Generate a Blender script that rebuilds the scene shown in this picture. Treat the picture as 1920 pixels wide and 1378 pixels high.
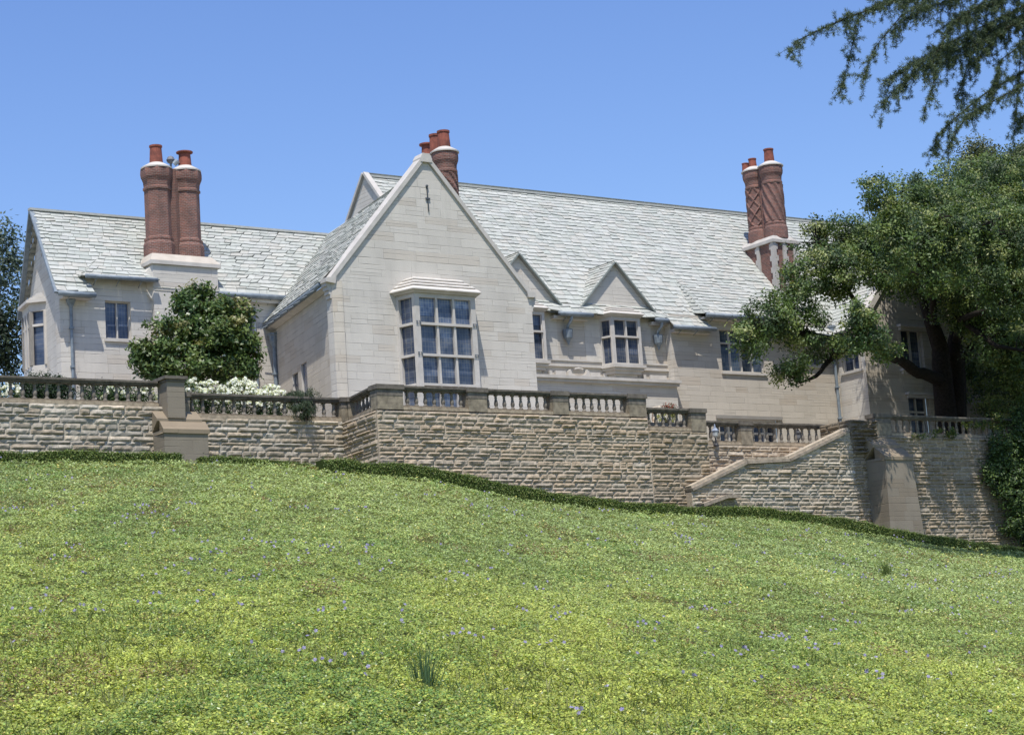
import bpy, math, random
import numpy as np
random.seed(7); rng = np.random.default_rng(11)
D = bpy.data; C = bpy.context.scene.collection; SC = bpy.context.scene
for o in list(D.objects): D.objects.remove(o)

# ------------------------------------------------------------------ camera, world, sun, exposure
# axes: X runs along the house front (away to the right), Y into the house, Z up; eye at the origin
FPX, CX, CY = 3680.15, 960.0, 689.0
ROLL, PITCH, YAW = (math.radians(a) for a in (3.9338, 9.4568, 54.7223))
FW = np.array([math.cos(YAW)*math.cos(PITCH), math.sin(YAW)*math.cos(PITCH), math.sin(PITCH)])
_r0 = np.array([math.sin(YAW), -math.cos(YAW), 0.0]); _u0 = np.cross(_r0, FW)
RT = math.cos(ROLL)*_r0 - math.sin(ROLL)*_u0
UP = math.sin(ROLL)*_r0 + math.cos(ROLL)*_u0
from mathutils import Matrix, Vector
cam = D.cameras.new('camera'); cam.sensor_fit = 'HORIZONTAL'; cam.sensor_width = 36
cam.lens = FPX*36/1920; cam.clip_end = 6000; cam.clip_start = 0.1
co = D.objects.new('camera', cam); C.objects.link(co)
co.matrix_world = Matrix(((RT[0], UP[0], -FW[0], 0), (RT[1], UP[1], -FW[1], 0), (RT[2], UP[2], -FW[2], 0), (0, 0, 0, 1)))
SC.camera = co
def ray(px, py): return FW*FPX + RT*(px-CX) - UP*(py-CY)
def at(px, py, Y): d = ray(px, py); return d*Y/d[1]          # where the sight line meets the plane at depth Y
def atx(px, py, X): d = ray(px, py); return d*X/d[0]

SUN = np.array([-0.27, -0.37, 1.0]); SUN /= np.linalg.norm(SUN)
w = D.worlds.new('World'); SC.world = w; w.use_nodes = True
nt = w.node_tree; nt.nodes.clear()
sky = nt.nodes.new('ShaderNodeTexSky'); sky.sky_type = 'NISHITA'; sky.sun_disc = False
sky.sun_elevation = math.asin(SUN[2]); sky.sun_rotation = math.atan2(SUN[0], SUN[1])
sky.altitude = 100; sky.air_density = 1.2; sky.dust_density = 0.4; sky.ozone_density = 4.0
bg = nt.nodes.new('ShaderNodeBackground'); bg.inputs[1].default_value = 0.15
wo = nt.nodes.new('ShaderNodeOutputWorld')
hs = nt.nodes.new('ShaderNodeHueSaturation'); hs.inputs['Saturation'].default_value = 1.16; hs.inputs['Hue'].default_value = .515
nt.links.new(sky.outputs[0], hs.inputs['Color']); nt.links.new(hs.outputs[0], bg.inputs[0]); nt.links.new(bg.outputs[0], wo.inputs[0])
sl = D.lights.new('sun', 'SUN'); sl.energy = 4.6; sl.angle = math.radians(0.5); sl.color = (1.0, 0.955, 0.88)
so = D.objects.new('sun', sl); C.objects.link(so)
so.rotation_euler = Vector(SUN).to_track_quat('Z', 'Y').to_euler(); so.location = (0, 0, 80)
SC.view_settings.view_transform = 'Standard'; SC.view_settings.look = 'None'
SC.view_settings.exposure = 0.22; SC.view_settings.gamma = 1.0

# ------------------------------------------------------------------ helpers
def nrm(v): v = np.asarray(v, float); return v/np.linalg.norm(v)
def _hash(ix, iy, iz, s): 
    h = (ix*374761393 + iy*668265263 + iz*2147483647 + s*974634777) & 0xFFFFFFFF
    h = ((h ^ (h >> 13))*1274126177) & 0xFFFFFFFF
    return ((h ^ (h >> 16)) & 0xFFFF)/65535.0
def noise3(x, y, z=0, s=0):
    x, y, z = np.broadcast_arrays(np.asarray(x, float), np.asarray(y, float), np.asarray(z, float))
    ix, iy, iz = (np.floor(a).astype(np.int64) for a in (x, y, z)); fx, fy, fz = x-ix, y-iy, z-iz
    fx, fy, fz = (a*a*(3-2*a) for a in (fx, fy, fz)); r = 0
    for dx in (0, 1):
        for dy in (0, 1):
            for dz in (0, 1):
                r = r + _hash(ix+dx, iy+dy, iz+dz, s)*np.where(dx, fx, 1-fx)*np.where(dy, fy, 1-fy)*np.where(dz, fz, 1-fz)
    return r
def fbm(x, y, z=0, s=0, o=3): return sum(noise3(np.asarray(x)*2**k, np.asarray(y)*2**k, np.asarray(z)*2**k, s+k)*0.5**k for k in range(o))/(2-0.5**(o-1))

class MB:
    def __init__(s): s.v = []; s.f = []; s.t = []; s.uv = {}
    def add(s, vs, fs, tint=(1, 1, 1), uvs=None):
        b = len(s.v); s.v += [tuple(map(float, p)) for p in vs]
        for k, f in enumerate(fs):
            if uvs is not None: s.uv[len(s.f)] = uvs[k]
            s.f.append([b+i for i in f]); s.t.append(tint)
        return s
    def box(s, x0, x1, y0, y1, z0, z1, tint=(1, 1, 1)):
        return s.add([(x0,y0,z0),(x1,y0,z0),(x1,y1,z0),(x0,y1,z0),(x0,y0,z1),(x1,y0,z1),(x1,y1,z1),(x0,y1,z1)],
              [(0,3,2,1),(4,5,6,7),(0,1,5,4),(1,2,6,5),(2,3,7,6),(3,0,4,7)], tint)
    def bar(s, a, b, up, wdt, hgt, tint=(1,1,1)):                      # box from a to b, 'up' gives the height direction
        a, b = np.asarray(a, float), np.asarray(b, float); d = nrm(b-a); sd = nrm(np.cross(d, up)); u = np.cross(sd, d)
        vs = [p + sd*wdt/2*i + u*hgt*j for p in (a, b) for j in (0, 1) for i in (-1, 1)]
        return s.add(vs, [(0,1,3,2),(4,6,7,5),(0,4,5,1),(2,3,7,6),(0,2,6,4),(1,5,7,3)], tint)
    def prism(s, poly, vec, tint=(1,1,1)):                              # closed polygon (3D points) swept along vec
        p = [np.asarray(q, float) for q in poly]; n = len(p); vec = np.asarray(vec, float)
        return s.add(p+[q+vec for q in p], [tuple(range(n))[::-1], tuple(range(n, 2*n))]+[(i, (i+1) % n, n+(i+1) % n, n+i) for i in range(n)], tint)
    def tube(s, pts, rad, seg=8, tint=(1,1,1)):
        pts = [np.asarray(p, float) for p in pts]; n = len(pts); rad = rad if hasattr(rad, '__len__') else [rad]*n
        vs = []; prev = None
        for i in range(n):
            d = nrm(pts[min(i+1, n-1)]-pts[max(i-1, 0)]); ref = np.array([0, 0, 1.0]) if abs(d[2]) < .9 else np.array([1.0, 0, 0])
            if prev is not None: ref = prev
            a = np.cross(d, ref); a = nrm(a); b = np.cross(a, d); prev = b
            vs += [pts[i] + rad[i]*(math.cos(2*math.pi*k/seg)*a + math.sin(2*math.pi*k/seg)*b) for k in range(seg)]
        fs = [(i*seg+k, i*seg+(k+1) % seg, (i+1)*seg+(k+1) % seg, (i+1)*seg+k) for i in range(n-1) for k in range(seg)]
        fs += [tuple(range(seg))[::-1], tuple(range((n-1)*seg, n*seg))]
        return s.add(vs, fs, tint)
    def lathe(s, c, prof, seg=16, tint=(1,1,1), phase=0.0, rfun=None, sx=1.0, sy=1.0):   # prof: (radius, z)
        vs = []; n = len(prof)
        for (r, z) in prof:
            for k in range(seg):
                a = phase+2*math.pi*k/seg; rr = r + (rfun(a, z) if rfun else 0)
                vs.append((c[0]+rr*math.cos(a)*sx, c[1]+rr*math.sin(a)*sy, c[2]+z))
        fs, uvs = [], []
        for i in range(n-1):
            for k in range(seg):
                fs.append((i*seg+k, i*seg+(k+1) % seg, (i+1)*seg+(k+1) % seg, (i+1)*seg+k))
                u0, u1 = k*2*math.pi/seg*.7, (k+1)*2*math.pi/seg*.7
                uvs.append([(u0, prof[i][1]), (u1, prof[i][1]), (u1, prof[i+1][1]), (u0, prof[i+1][1])])
        fs += [tuple(range(seg))[::-1], tuple(range((n-1)*seg, n*seg))]; uvs += [[(0, 0)]*seg]*2
        return s.add(vs, fs, tint, uvs)
    def build(s, name, mat, parent=None, smooth=False):
        me = D.meshes.new(name); me.from_pydata(s.v, [], s.f)
        a = me.attributes.new('tint', 'FLOAT_COLOR', 'FACE')
        t = np.ones((len(s.f), 4), np.float32); t[:, :3] = np.array(s.t, np.float32); a.data.foreach_set('color', t.ravel())
        if s.uv:
            ul = me.uv_layers.new(name='UVMap')
            for i, p in enumerate(me.polygons):
                if i in s.uv:
                    for k, li in enumerate(p.loop_indices): ul.data[li].uv = s.uv[i][k]
        if smooth: me.polygons.foreach_set('use_smooth', [True]*len(s.f))
        me.materials.append(mat); o = D.objects.new(name, me); C.objects.link(o)
        if parent: o.parent = parent
        return o
def tag(o, label=None, cat=None, group=None, kind=None):
    if label: o['label'] = label
    if cat: o['category'] = cat
    if group: o['group'] = group
    if kind: o['kind'] = kind
    return o
def empty(name, label, cat, group=None, loc=(0, 0, 0)):
    o = D.objects.new(name, None); C.objects.link(o); o.location = loc; o.empty_display_size = .3
    return tag(o, label, cat, group)
def quads(name, P, mat, tint, parent=None):                          # P: N x 4 x 3, one quad each, tint N x 3
    n = len(P); me = D.meshes.new(name); me.vertices.add(4*n); me.vertices.foreach_set('co', P.astype(np.float32).ravel())
    me.loops.add(4*n); me.loops.foreach_set('vertex_index', np.arange(4*n, dtype=np.int32))
    me.polygons.add(n); me.polygons.foreach_set('loop_start', np.arange(0, 4*n, 4, dtype=np.int32))
    me.update(calc_edges=True)
    a = me.attributes.new('tint', 'FLOAT_COLOR', 'FACE'); t = np.ones((n, 4), np.float32); t[:, :3] = tint; a.data.foreach_set('color', t.ravel())
    me.materials.append(mat); o = D.objects.new(name, me); C.objects.link(o)
    if parent: o.parent = parent
    return o
def leaf_quads(P, N, L, W, T=None):                                   # rhombic leaves at P facing N
    n = len(P); N = N/np.linalg.norm(N, axis=1)[:, None]
    if T is None: T = rng.normal(size=(n, 3))
    T = T - (T*N).sum(1)[:, None]*N; T /= np.linalg.norm(T, axis=1)[:, None]+1e-9; B = np.cross(N, T)
    L = np.broadcast_to(L, (n,))[:, None]; W = np.broadcast_to(W, (n,))[:, None]
    return np.stack([P-T*L/2, P+B*W/2-N*W*.15, P+T*L/2, P-B*W/2-N*W*.15], 1)

# ------------------------------------------------------------------ materials
class NB:                                                             # tiny node builder
    def __init__(s, name):
        s.m = D.materials.new(name); s.m.use_nodes = True; s.t = s.m.node_tree; s.t.nodes.clear()
        s.o = s.n('ShaderNodeOutputMaterial'); s.p = s.n('ShaderNodeBsdfPrincipled'); s.l(s.p.outputs[0], s.o.inputs[0])
    def n(s, ty, **k):
        x = s.t.nodes.new(ty)
        for a, b in k.items(): setattr(x, a, b)
        return x
    def l(s, a, b): s.t.links.new(a, b)
    def put(s, sock, v):
        if isinstance(v, bpy.types.NodeSocket): s.l(v, sock)
        else: sock.default_value = v
    def math(s, op, a, b=0.0, c=0.0, clamp=False):
        x = s.n('ShaderNodeMath', operation=op, use_clamp=clamp)
        for i, v in enumerate((a, b, c)): s.put(x.inputs[i], v)
        return x.outputs[0]
    def vec(s, a, b, c=0.0):
        x = s.n('ShaderNodeCombineXYZ')
        for i, v in enumerate((a, b, c)): s.put(x.inputs[i], v)
        return x.outputs[0]
    def noise(s, vec, scale, detail=4, rough=.55):
        x = s.n('ShaderNodeTexNoise'); s.put(x.inputs['Vector'], vec); x.inputs['Scale'].default_value = scale
        x.inputs['Detail'].default_value = detail; x.inputs['Roughness'].default_value = rough; return x.outputs[0]
    def white(s, a, b):
        x = s.n('ShaderNodeTexWhiteNoise', noise_dimensions='2D'); s.put(x.inputs['Vector'], s.vec(a, b)); return x.outputs[0]
    def ramp(s, f, stops):
        x = s.n('ShaderNodeValToRGB'); s.put(x.inputs[0], f); e = x.color_ramp.elements
        while len(e) < len(stops): e.new(.5)
        for i, (p, c) in enumerate(stops): e[i].position = p; e[i].color = tuple(c)+(1,) if len(c) == 3 else c
        return x.outputs[0]
    def mix(s, f, a, b, mode='MIX'):
        x = s.n('ShaderNodeMix', data_type='RGBA', blend_type=mode); s.put(x.inputs[0], f)
        s.put(x.inputs[6], a if not isinstance(a, tuple) else a+(1,)); s.put(x.inputs[7], b if not isinstance(b, tuple) else b+(1,)); return x.outputs[2]
    def attr(s, nm='tint'): x = s.n('ShaderNodeAttribute', attribute_name=nm); return x.outputs[0]
    def pos(s): return s.n('ShaderNodeNewGeometry').outputs['Position']
    def sep(s, v): x = s.n('ShaderNodeSeparateXYZ'); s.put(x.inputs[0], v); return x.outputs
    def bump(s, h, st=.3, d=.02): 
        x = s.n('ShaderNodeBump'); x.inputs['Strength'].default_value = st; x.inputs['Distance'].default_value = d; s.put(x.inputs['Height'], h); s.l(x.outputs[0], s.p.inputs['Normal'])
    def fin(s, col, rough=.85, spec=.3):
        s.put(s.p.inputs['Base Color'], col if not isinstance(col, tuple) else col+(1,)); s.put(s.p.inputs['Roughness'], rough); s.p.inputs['Specular IOR Level'].default_value = spec
        return s.m
def mat_noisy(name, c0, c1, scale=3, rough=.85, spec=.3, bump=.15, tint=True):
    b = NB(name); p = b.pos(); f = b.noise(p, scale, 6, .6); col = b.mix(b.ramp(f, [(.3, (0, 0, 0)), (.7, (1, 1, 1))]), c0, c1)
    if tint: col = b.mix(1.0, col, b.attr(), 'MULTIPLY')
    b.bump(b.noise(p, scale*9, 4), bump, .02); return b.fin(col, rough, spec)
def mat_ashlar(name, base, hgt=.34, dark=.5, jw=.017, stain=.1, lite=None):
    b = NB(name); p = b.pos(); x, y, z = b.sep(p)
    u = b.math('ADD', x, b.math('MULTIPLY', y, .9))
    zz = b.math('ADD', z, b.math('ADD', b.math('MULTIPLY', b.math('SINE', b.math('MULTIPLY', z, 2.3)), .11), b.math('MULTIPLY', b.math('SINE', b.math('MULTIPLY', z, 5.9)), .035)))
    v = b.math('DIVIDE', zz, hgt); row = b.math('FLOOR', v)
    r1 = b.white(row, 3.7); wd = b.math('ADD', .75, b.math('MULTIPLY', r1, .9))
    uu = b.math('DIVIDE', b.math('ADD', u, b.math('MULTIPLY', r1, 17.0)), wd); col0 = b.math('FLOOR', uu)
    idb = b.white(col0, row); split = b.math('GREATER_THAN', idb, .58)
    fv0 = b.math('FRACT', v); fv2 = b.math('FRACT', b.math('MULTIPLY', fv0, 2.0)); half = b.math('MULTIPLY', b.math('FLOOR', b.math('MULTIPLY', fv0, 2.0)), split)
    sub = b.white(b.math('ADD', col0, b.math('MULTIPLY', half, 31.3)), b.math('ADD', row, .5))
    fu = b.math('FRACT', uu)
    du = b.math('MULTIPLY', b.math('MINIMUM', fu, b.math('SUBTRACT', 1.0, fu)), wd)
    dv0 = b.math('MULTIPLY', b.math('MINIMUM', fv0, b.math('SUBTRACT', 1.0, fv0)), hgt)
    dv2 = b.math('MULTIPLY', b.math('MINIMUM', fv2, b.math('SUBTRACT', 1.0, fv2)), hgt/2)
    dv = b.math('ADD', b.math('MULTIPLY', dv0, b.math('SUBTRACT', 1.0, split)), b.math('MULTIPLY', dv2, split))
    d = b.math('MINIMUM', b.math('MULTIPLY', du, 1.5), dv)
    joint = b.math('SUBTRACT', 1.0, b.math('DIVIDE', d, jw, clamp=True), clamp=True)
    fade = b.math('MULTIPLY', joint, b.ramp(b.noise(b.vec(b.math('MULTIPLY', x, .8), y, b.math('MULTIPLY', z, 3.0)), 1.3, 3), [(.38, (.12,)*3), (.62, (1, 1, 1))]))
    c = b.mix(sub, tuple(q*.94 for q in base), tuple(min(1, q*1.05) for q in base))
    c = b.mix(b.math('MULTIPLY', b.math('GREATER_THAN', idb, .86), .5), c, (base[0]*.86, base[1]*.80, base[2]*.74))
    st = b.noise(b.vec(b.math('MULTIPLY', x, 1.0), y, b.math('MULTIPLY', z, .45)), .55, 7, .65)
    c = b.mix(b.ramp(st, [(.45, (0, 0, 0)), (.75, (stain*4,)*3)]), c, tuple(q*.62 for q in base))
    c = b.mix(b.ramp(b.noise(p, 14, 5, .7), [(.3, (.16,)*3), (.7, (0, 0, 0))]), c, tuple(q*.7 for q in base))
    c = b.mix(b.ramp(b.noise(b.vec(b.math('MULTIPLY', u, 2.6), 0.0, b.math('MULTIPLY', z, .22)), 1.0, 5, .6), [(.52, (0, 0, 0)), (.8, (.32,)*3)]), c, tuple(q*.66 for q in base))
    c = b.mix(b.math('MULTIPLY', fade, .9), c, tuple(q*dark for q in (base[0], base[1]*.97, base[2]*.94)))
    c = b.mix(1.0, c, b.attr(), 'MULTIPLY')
    b.bump(b.math('SUBTRACT', b.math('ADD', b.math('MULTIPLY', sub, .35), b.math('MULTIPLY', b.noise(p, 22, 5), .6)), fade), .5, .02)
    return b.fin(c, .9, .2)
def mat_brick(name, c1, c2, mortar):
    b = NB(name); uv = b.n('ShaderNodeUVMap').outputs[0]
    t = b.n('ShaderNodeTexBrick'); b.l(uv, t.inputs['Vector']); t.inputs['Scale'].default_value = 1
    t.inputs['Brick Width'].default_value = .2; t.inputs['Row Height'].default_value = .072; t.inputs['Mortar Size'].default_value = .009; t.inputs['Bias'].default_value = 0
    for k, q in (('Color1', c1), ('Color2', c2), ('Mortar', mortar)): t.inputs[k].default_value = q+(1,)
    p = b.pos(); c = b.mix(b.ramp(b.noise(p, 1.6, 6, .7), [(.4, (0, 0, 0)), (.75, (.6,)*3)]), t.outputs[0], (.07, .045, .04))
    c = b.mix(1.0, c, b.attr(), 'MULTIPLY'); b.bump(b.math('ADD', b.math('MULTIPLY', t.outputs['Fac'], -1.0), b.math('MULTIPLY', b.noise(p, 30, 3), .5)), .6, .02)
    return b.fin(c, .9, .2)
def mat_leaf(name, transl=.25, rough=.5, spec=.35):
    b = NB(name); c = b.attr(); b.fin(c, rough, spec)
    tr = b.n('ShaderNodeBsdfTranslucent'); b.put(tr.inputs[0], b.mix(1.0, c, (1.25, 1.3, .6), 'MULTIPLY'))
    mx = b.n('ShaderNodeMixShader'); mx.inputs[0].default_value = transl; b.l(b.p.outputs[0], mx.inputs[1]); b.l(tr.outputs[0], mx.inputs[2]); b.l(mx.outputs[0], b.o.inputs[0])
    return b.m
M = {}
M['wall'] = mat_ashlar('limestone_ashlar', (.605, .565, .498))
M['trim'] = mat_noisy('limestone_trim', (.45, .42, .375), (.57, .535, .485), 2.2)
M['slate'] = mat_noisy('slate', (.375, .38, .35), (.465, .47, .432), 5, .78, .25, .3)
M['brick'] = mat_brick('chimney_brick', (.275, .11, .08), (.155, .075, .062), (.31, .26, .225))
M['terracotta'] = mat_noisy('terracotta', (.12, .045, .035), (.33, .105, .07), 3.2, .85)
M['lead'] = mat_noisy('lead', (.13, .16, .19), (.24, .28, .31), 5, .55, .5)
M['rock'] = mat_noisy('rock_faced_stone', (.62, .60, .56), (1.05, 1.0, .94), 7, .95, .15, .6)
M['bal'] = mat_noisy('weathered_balustrade_stone', (.115, .10, .083), (.25, .22, .18), 5, .9, .2, .4)
M['dress'] = mat_ashlar('buttress_stone', (.255, .22, .17), .42, .6, .014, .14)
M['leaf'] = mat_leaf('leaf'); M['dleaf'] = mat_leaf('glossy_leaf', .15, .45, .4); M['needle'] = mat_leaf('needle', .15, .6, .2); M['petal'] = mat_leaf('petal', .3, .7, .1)
M['bark'] = mat_noisy('bark', (.012, .010, .008), (.034, .028, .023), 9, .95, .15, .9)
M['soil'] = mat_noisy('soil', (.07, .085, .025), (.13, .14, .045), 1.5, .95, .1, .5, tint=False)
M['paving'] = mat_noisy('terrace_paving', (.28, .25, .21), (.38, .35, .30), 1.5, .9, .2, .2, tint=False)
M['iron'] = mat_noisy('iron', (.02, .02, .022), (.05, .05, .055), 12, .5, .5)
M['milk'] = mat_noisy('lantern_glass', (.52, .54, .54), (.62, .64, .63), 8, .4, .5, 0)
def mat_glass():
    b = NB('leaded_glass'); p = b.pos(); x, y, z = b.sep(p)
    t = b.n('ShaderNodeTexBrick'); b.put(t.inputs['Vector'], b.vec(b.math('ADD', x, b.math('MULTIPLY', y, .8)), z)); t.offset = 0; t.inputs['Scale'].default_value = 1
    t.inputs['Brick Width'].default_value = .13; t.inputs['Row Height'].default_value = .2; t.inputs['Mortar Size'].default_value = .008
    t.inputs['Color1'].default_value = (.028, .042, .078, 1); t.inputs['Color2'].default_value = (.045, .06, .10, 1); t.inputs['Mortar'].default_value = (.085, .095, .11, 1)
    c = b.mix(b.ramp(b.noise(p, 1.6, 3), [(.42, (0, 0, 0)), (.7, (1, 1, 1))]), t.outputs[0], b.mix(1.0, t.outputs[0], (2.6, 2.3, 1.9), 'MULTIPLY'))
    c = b.mix(1.0, c, b.attr(), 'MULTIPLY')
    b.bump(b.noise(p, 2.2, 2), .12, .05); return b.fin(c, .12, .5)
M['glass'] = mat_glass()

# ------------------------------------------------------------------ ground
_K = np.array([(-180,-1.65,70),(-90,0,70),(-20,6.5,68),(5,8.6,66),(20.4,8.8,67.1),(22.6,8.8,68.1),(25.4,8.85,69.6),(27.5,8.8,70.9),(29.4,8.4,69.9),(31.6,8.05,70.7),(32.9,7.87,71.7),
  (34.2,7.46,72.8),(35.6,7.16,74.1),(39.3,6.63,77.8),(41.8,6.45,80.7),(43.3,6.25,82.7),(44.2,6.1,84),(45.4,5.7,85.4),(47.1,5.25,88.2),(49.5,4.84,92.6),(56,3.4,94),(90,1,90),(180,-1.65,70)])
def ground_z(x, y):
    az = np.degrees(np.arctan2(x, y)); r = np.hypot(x, y); zh = np.interp(az, _K[:, 0], _K[:, 1]); rh = np.interp(az, _K[:, 0], _K[:, 2])
    t = np.clip(r/rh, 0, 1)
    und = (fbm(x/9., y/9., 0, 5)-.5)*.3*np.sin(np.pi*np.clip(t, 0, 1))**1.5 + (fbm(x/1.7, y/1.7, 0, 9)-.5)*.16*(t < .985)
    return -1.65+(zh+1.65)*t**1.5 + und
def build_ground():
    az = np.radians(np.concatenate([np.arange(-180, 14, 6), np.arange(14, 56, .5), np.arange(56, 180, 6)]))
    rr = np.concatenate([np.linspace(.5, 12, 10), np.arange(13, 72, 1.0), np.arange(72, 100, 2.0), [110, 140, 200, 400, 900, 2500, 5000]])
    A, R = np.meshgrid(az, rr, indexing='ij'); X, Y = R*np.sin(A), R*np.cos(A); Z = ground_z(X, Y)
    na, nr = A.shape; v = np.stack([X, Y, Z], -1).reshape(-1, 3)
    f = [(i*nr+j, ((i+1) % na)*nr+j, ((i+1) % na)*nr+j+1, i*nr+j+1) for i in range(na) for j in range(nr-1)]
    f.append([i*nr for i in range(na)][::-1])
    me = D.meshes.new('ground'); me.from_pydata(v.tolist(), [], f); me.materials.append(M['soil']); me.polygons.foreach_set('use_smooth', [True]*len(f))
    o = D.objects.new('ground', me); C.objects.link(o); tag(o, kind='structure')
build_ground()
b = MB(); b.box(8, 52.2, 64.45, 130, 9.2, 10.55); b.box(37.7, 52.2, 61.5, 64.44, 9.2, 10.55); b.box(52.204, 110, 63.0, 130, 4.5, 9.85); b.box(62.3, 110, 61.2, 62.996, 4.5, 9.846)
tag(b.build('terrace', M['paving']), kind='structure')

# ------------------------------------------------------------------ roof, wall and window builders
ST = [(1,1,1),(.97,.99,.98),(1.03,1.03,1.02),(.94,.96,.95),(1.04,1.02,.99),(.98,1.0,.98),(1.05,1.05,1.04),(.96,.97,.94),(1.02,.99,.96),(.90,.93,.91)]
def slates(mb, A, B, Cc, Dd, e0=.35, e1=.27, wmin=.3, wmax=.66, th=.036):
    A, B, Cc, Dd = (np.asarray(q, float) for q in (A, B, Cc, Dd)); n = np.cross(B-A, Dd-A); n = nrm(n)
    if n[2] < 0: n = -n
    L = (np.linalg.norm(Dd-A)+np.linalg.norm(Cc-B))/2; v = 0.0
    while v < L:
        e = e0+(e1-e0)*v/L; e *= random.uniform(.93, 1.07); t0, t1 = v/L, min((v+e)/L, 1.0); tt = min((v+e*1.25)/L, 1.02)
        l0, r0, l1, r1 = A+(Dd-A)*t0, B+(Cc-B)*t0, A+(Dd-A)*tt, B+(Cc-B)*tt
        W = np.linalg.norm(r0-l0); x = -random.uniform(0, .3)
        while x < W and W > .05:
            wd = random.uniform(wmin, wmax); a, c = max(x, 0)/W, min(x+wd-.014, W)/W
            if c-a > .02/W:
                j = random.uniform(-.018, .014); up0 = th*random.uniform(.8, 1.7)
                dn = nrm(A-Dd)*j if np.linalg.norm(A-Dd) > .01 else 0
                p0, p1 = l0+(r0-l0)*a+dn, l0+(r0-l0)*c+dn; p2, p3 = l1+(r1-l1)*c, l1+(r1-l1)*a
                if random.random() < .28: p1 = p1+nrm(Dd-A)*random.uniform(.02, .09)
                elif random.random() < .2: p0 = p0+nrm(Dd-A)*random.uniform(.02, .09)
                q = random.uniform(.92, 1.06); tc = tuple(k*q for k in random.choice(ST))
                mb.add([p0+n*up0, p1+n*up0, p2+n*.006, p3+n*.006, p0-n*.01, p1-n*.01], [(0,1,2,3), (4,5,1,0), (4,0,3), (1,5,2)], tc)
            x += wd
        v += e
    return mb
def clip(poly, axis, val, keep_less):
    out = []
    for i in range(len(poly)):
        a, c = poly[i], poly[(i+1) % len(poly)]; ia, ic = ((a[axis] <= val) == keep_less or a[axis] == val), ((c[axis] <= val) == keep_less or c[axis] == val)
        if ia: out.append(a)
        if ia != ic:
            t = (val-a[axis])/(c[axis]-a[axis]); out.append((a[0]+t*(c[0]-a[0]), a[1]+t*(c[1]-a[1])))
    return out
def wall(mb, O, U, outline, holes=(), reveal=.22, tint=(1,1,1)):
    O = np.array([O[0], O[1], 0.0]); U = nrm(np.array([U[0], U[1], 0.0])); IN = np.array([-U[1], U[0], 0.0])   # inward = left of U
    us = sorted({h[i] for h in holes for i in (0, 1)} | {min(p[0] for p in outline), max(p[0] for p in outline)})
    vs = sorted({h[i] for h in holes for i in (2, 3)} | {min(p[1] for p in outline), max(p[1] for p in outline)})
    P = lambda u, z, d=0.0: O+U*u+IN*d+np.array([0, 0, z])
    for i in range(len(us)-1):
        for j in range(len(vs)-1):
            cu, cv = (us[i]+us[i+1])/2, (vs[j]+vs[j+1])/2
            if any(h[0] < cu < h[1] and h[2] < cv < h[3] for h in holes): continue
            p = list(outline)
            for ax, val, less in ((0, us[i], False), (0, us[i+1], True), (1, vs[j], False), (1, vs[j+1], True)):
                if p: p = clip(p, ax, val, less)
            if len(p) >= 3: mb.add([P(*q) for q in p], [tuple(range(len(p)))], tint)
    for (a, c, z0, z1) in holes:
        k = [P(a, z0), P(c, z0), P(c, z1), P(a, z1), P(a, z0, reveal), P(c, z0, reveal), P(c, z1, reveal), P(a, z1, reveal)]
        mb.add(k, [(0,4,5,1),(1,5,6,2),(2,6,7,3),(3,7,4,0)], tint)
    p = [P(*q) for q in outline]; pb = [P(q[0], q[1], .45) for q in outline]; n = len(p)
    mb.add(p+pb, [(i, n+i, n+(i+1) % n, (i+1) % n) for i in range(n)], tint)
    return mb
def window(parent, O, U, u0, u1, z0, z1, lights=2, trans=(), depth=.16, fr=.07, sill=True, label=None, mat='trim', gt=(1,1,1)):
    O = np.array([O[0], O[1], 0.0]); U = nrm(np.array([U[0], U[1], 0.0])); IN = np.array([-U[1], U[0], 0.0]); Z = np.array([0, 0, 1.0])
    f = MB(); P = lambda u, z, d: O+U*u+IN*d+Z*z
    def blk(a, c, e, g, d0=depth-.07, d1=depth+.08): f.prism([P(a, e, d0), P(c, e, d0), P(c, g, d0), P(a, g, d0)], IN*(d1-d0))
    blk(u0, u0+fr, z0, z1); blk(u1-fr, u1, z0, z1); blk(u0+fr, u1-fr, z1-fr, z1); blk(u0+fr, u1-fr, z0, z0+fr)
    for k in range(1, lights):
        c = u0+(u1-u0)*k/lights; blk(c-fr*.55, c+fr*.55, z0+fr, z1-fr)
    for t in trans:
        for k in range(lights):
            a = u0+(u1-u0)*k/lights+fr*(.55 if k else 1.0); c = u0+(u1-u0)*(k+1)/lights-fr*(.55 if k < lights-1 else 1.0)
            blk(a, c, t-fr*.55, t+fr*.55)
    fo = f.build('window', M[mat], parent)
    if label: fo['label'] = label
    g = MB()
    for k in range(lights):
        a, c = u0+.01+(u1-u0-.02)*k/lights, u0+.01+(u1-u0-.02)*(k+1)/lights; zm = z0+(z1-z0)*random.uniform(.35, .7); o = [random.uniform(.02, .045) for _ in range(4)]
        for za, zc, o0, o1 in ((z0+.01, zm, o[0], o[1]), (zm, z1-.01, o[1], o[2])):
            t_ = random.uniform(.6, 1.7); g.prism([P(a, za, depth+o0), P(c, za, depth+o0), P(c, zc, depth+o1), P(a, zc, depth+o1)], IN*.02, tuple(q*t_ for q in gt))
    g.build('pane', M['glass'], fo)
    if sill:
        s = MB(); s.prism([P(u0-.08, z0-.13, -.09), P(u1+.08, z0-.13, -.09), P(u1+.08, z0-.03, -.09), P(u0-.08, z0-.03, -.09)], IN*(.09+depth)); s.build('sill', M['trim'], fo)
    return fo
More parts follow.
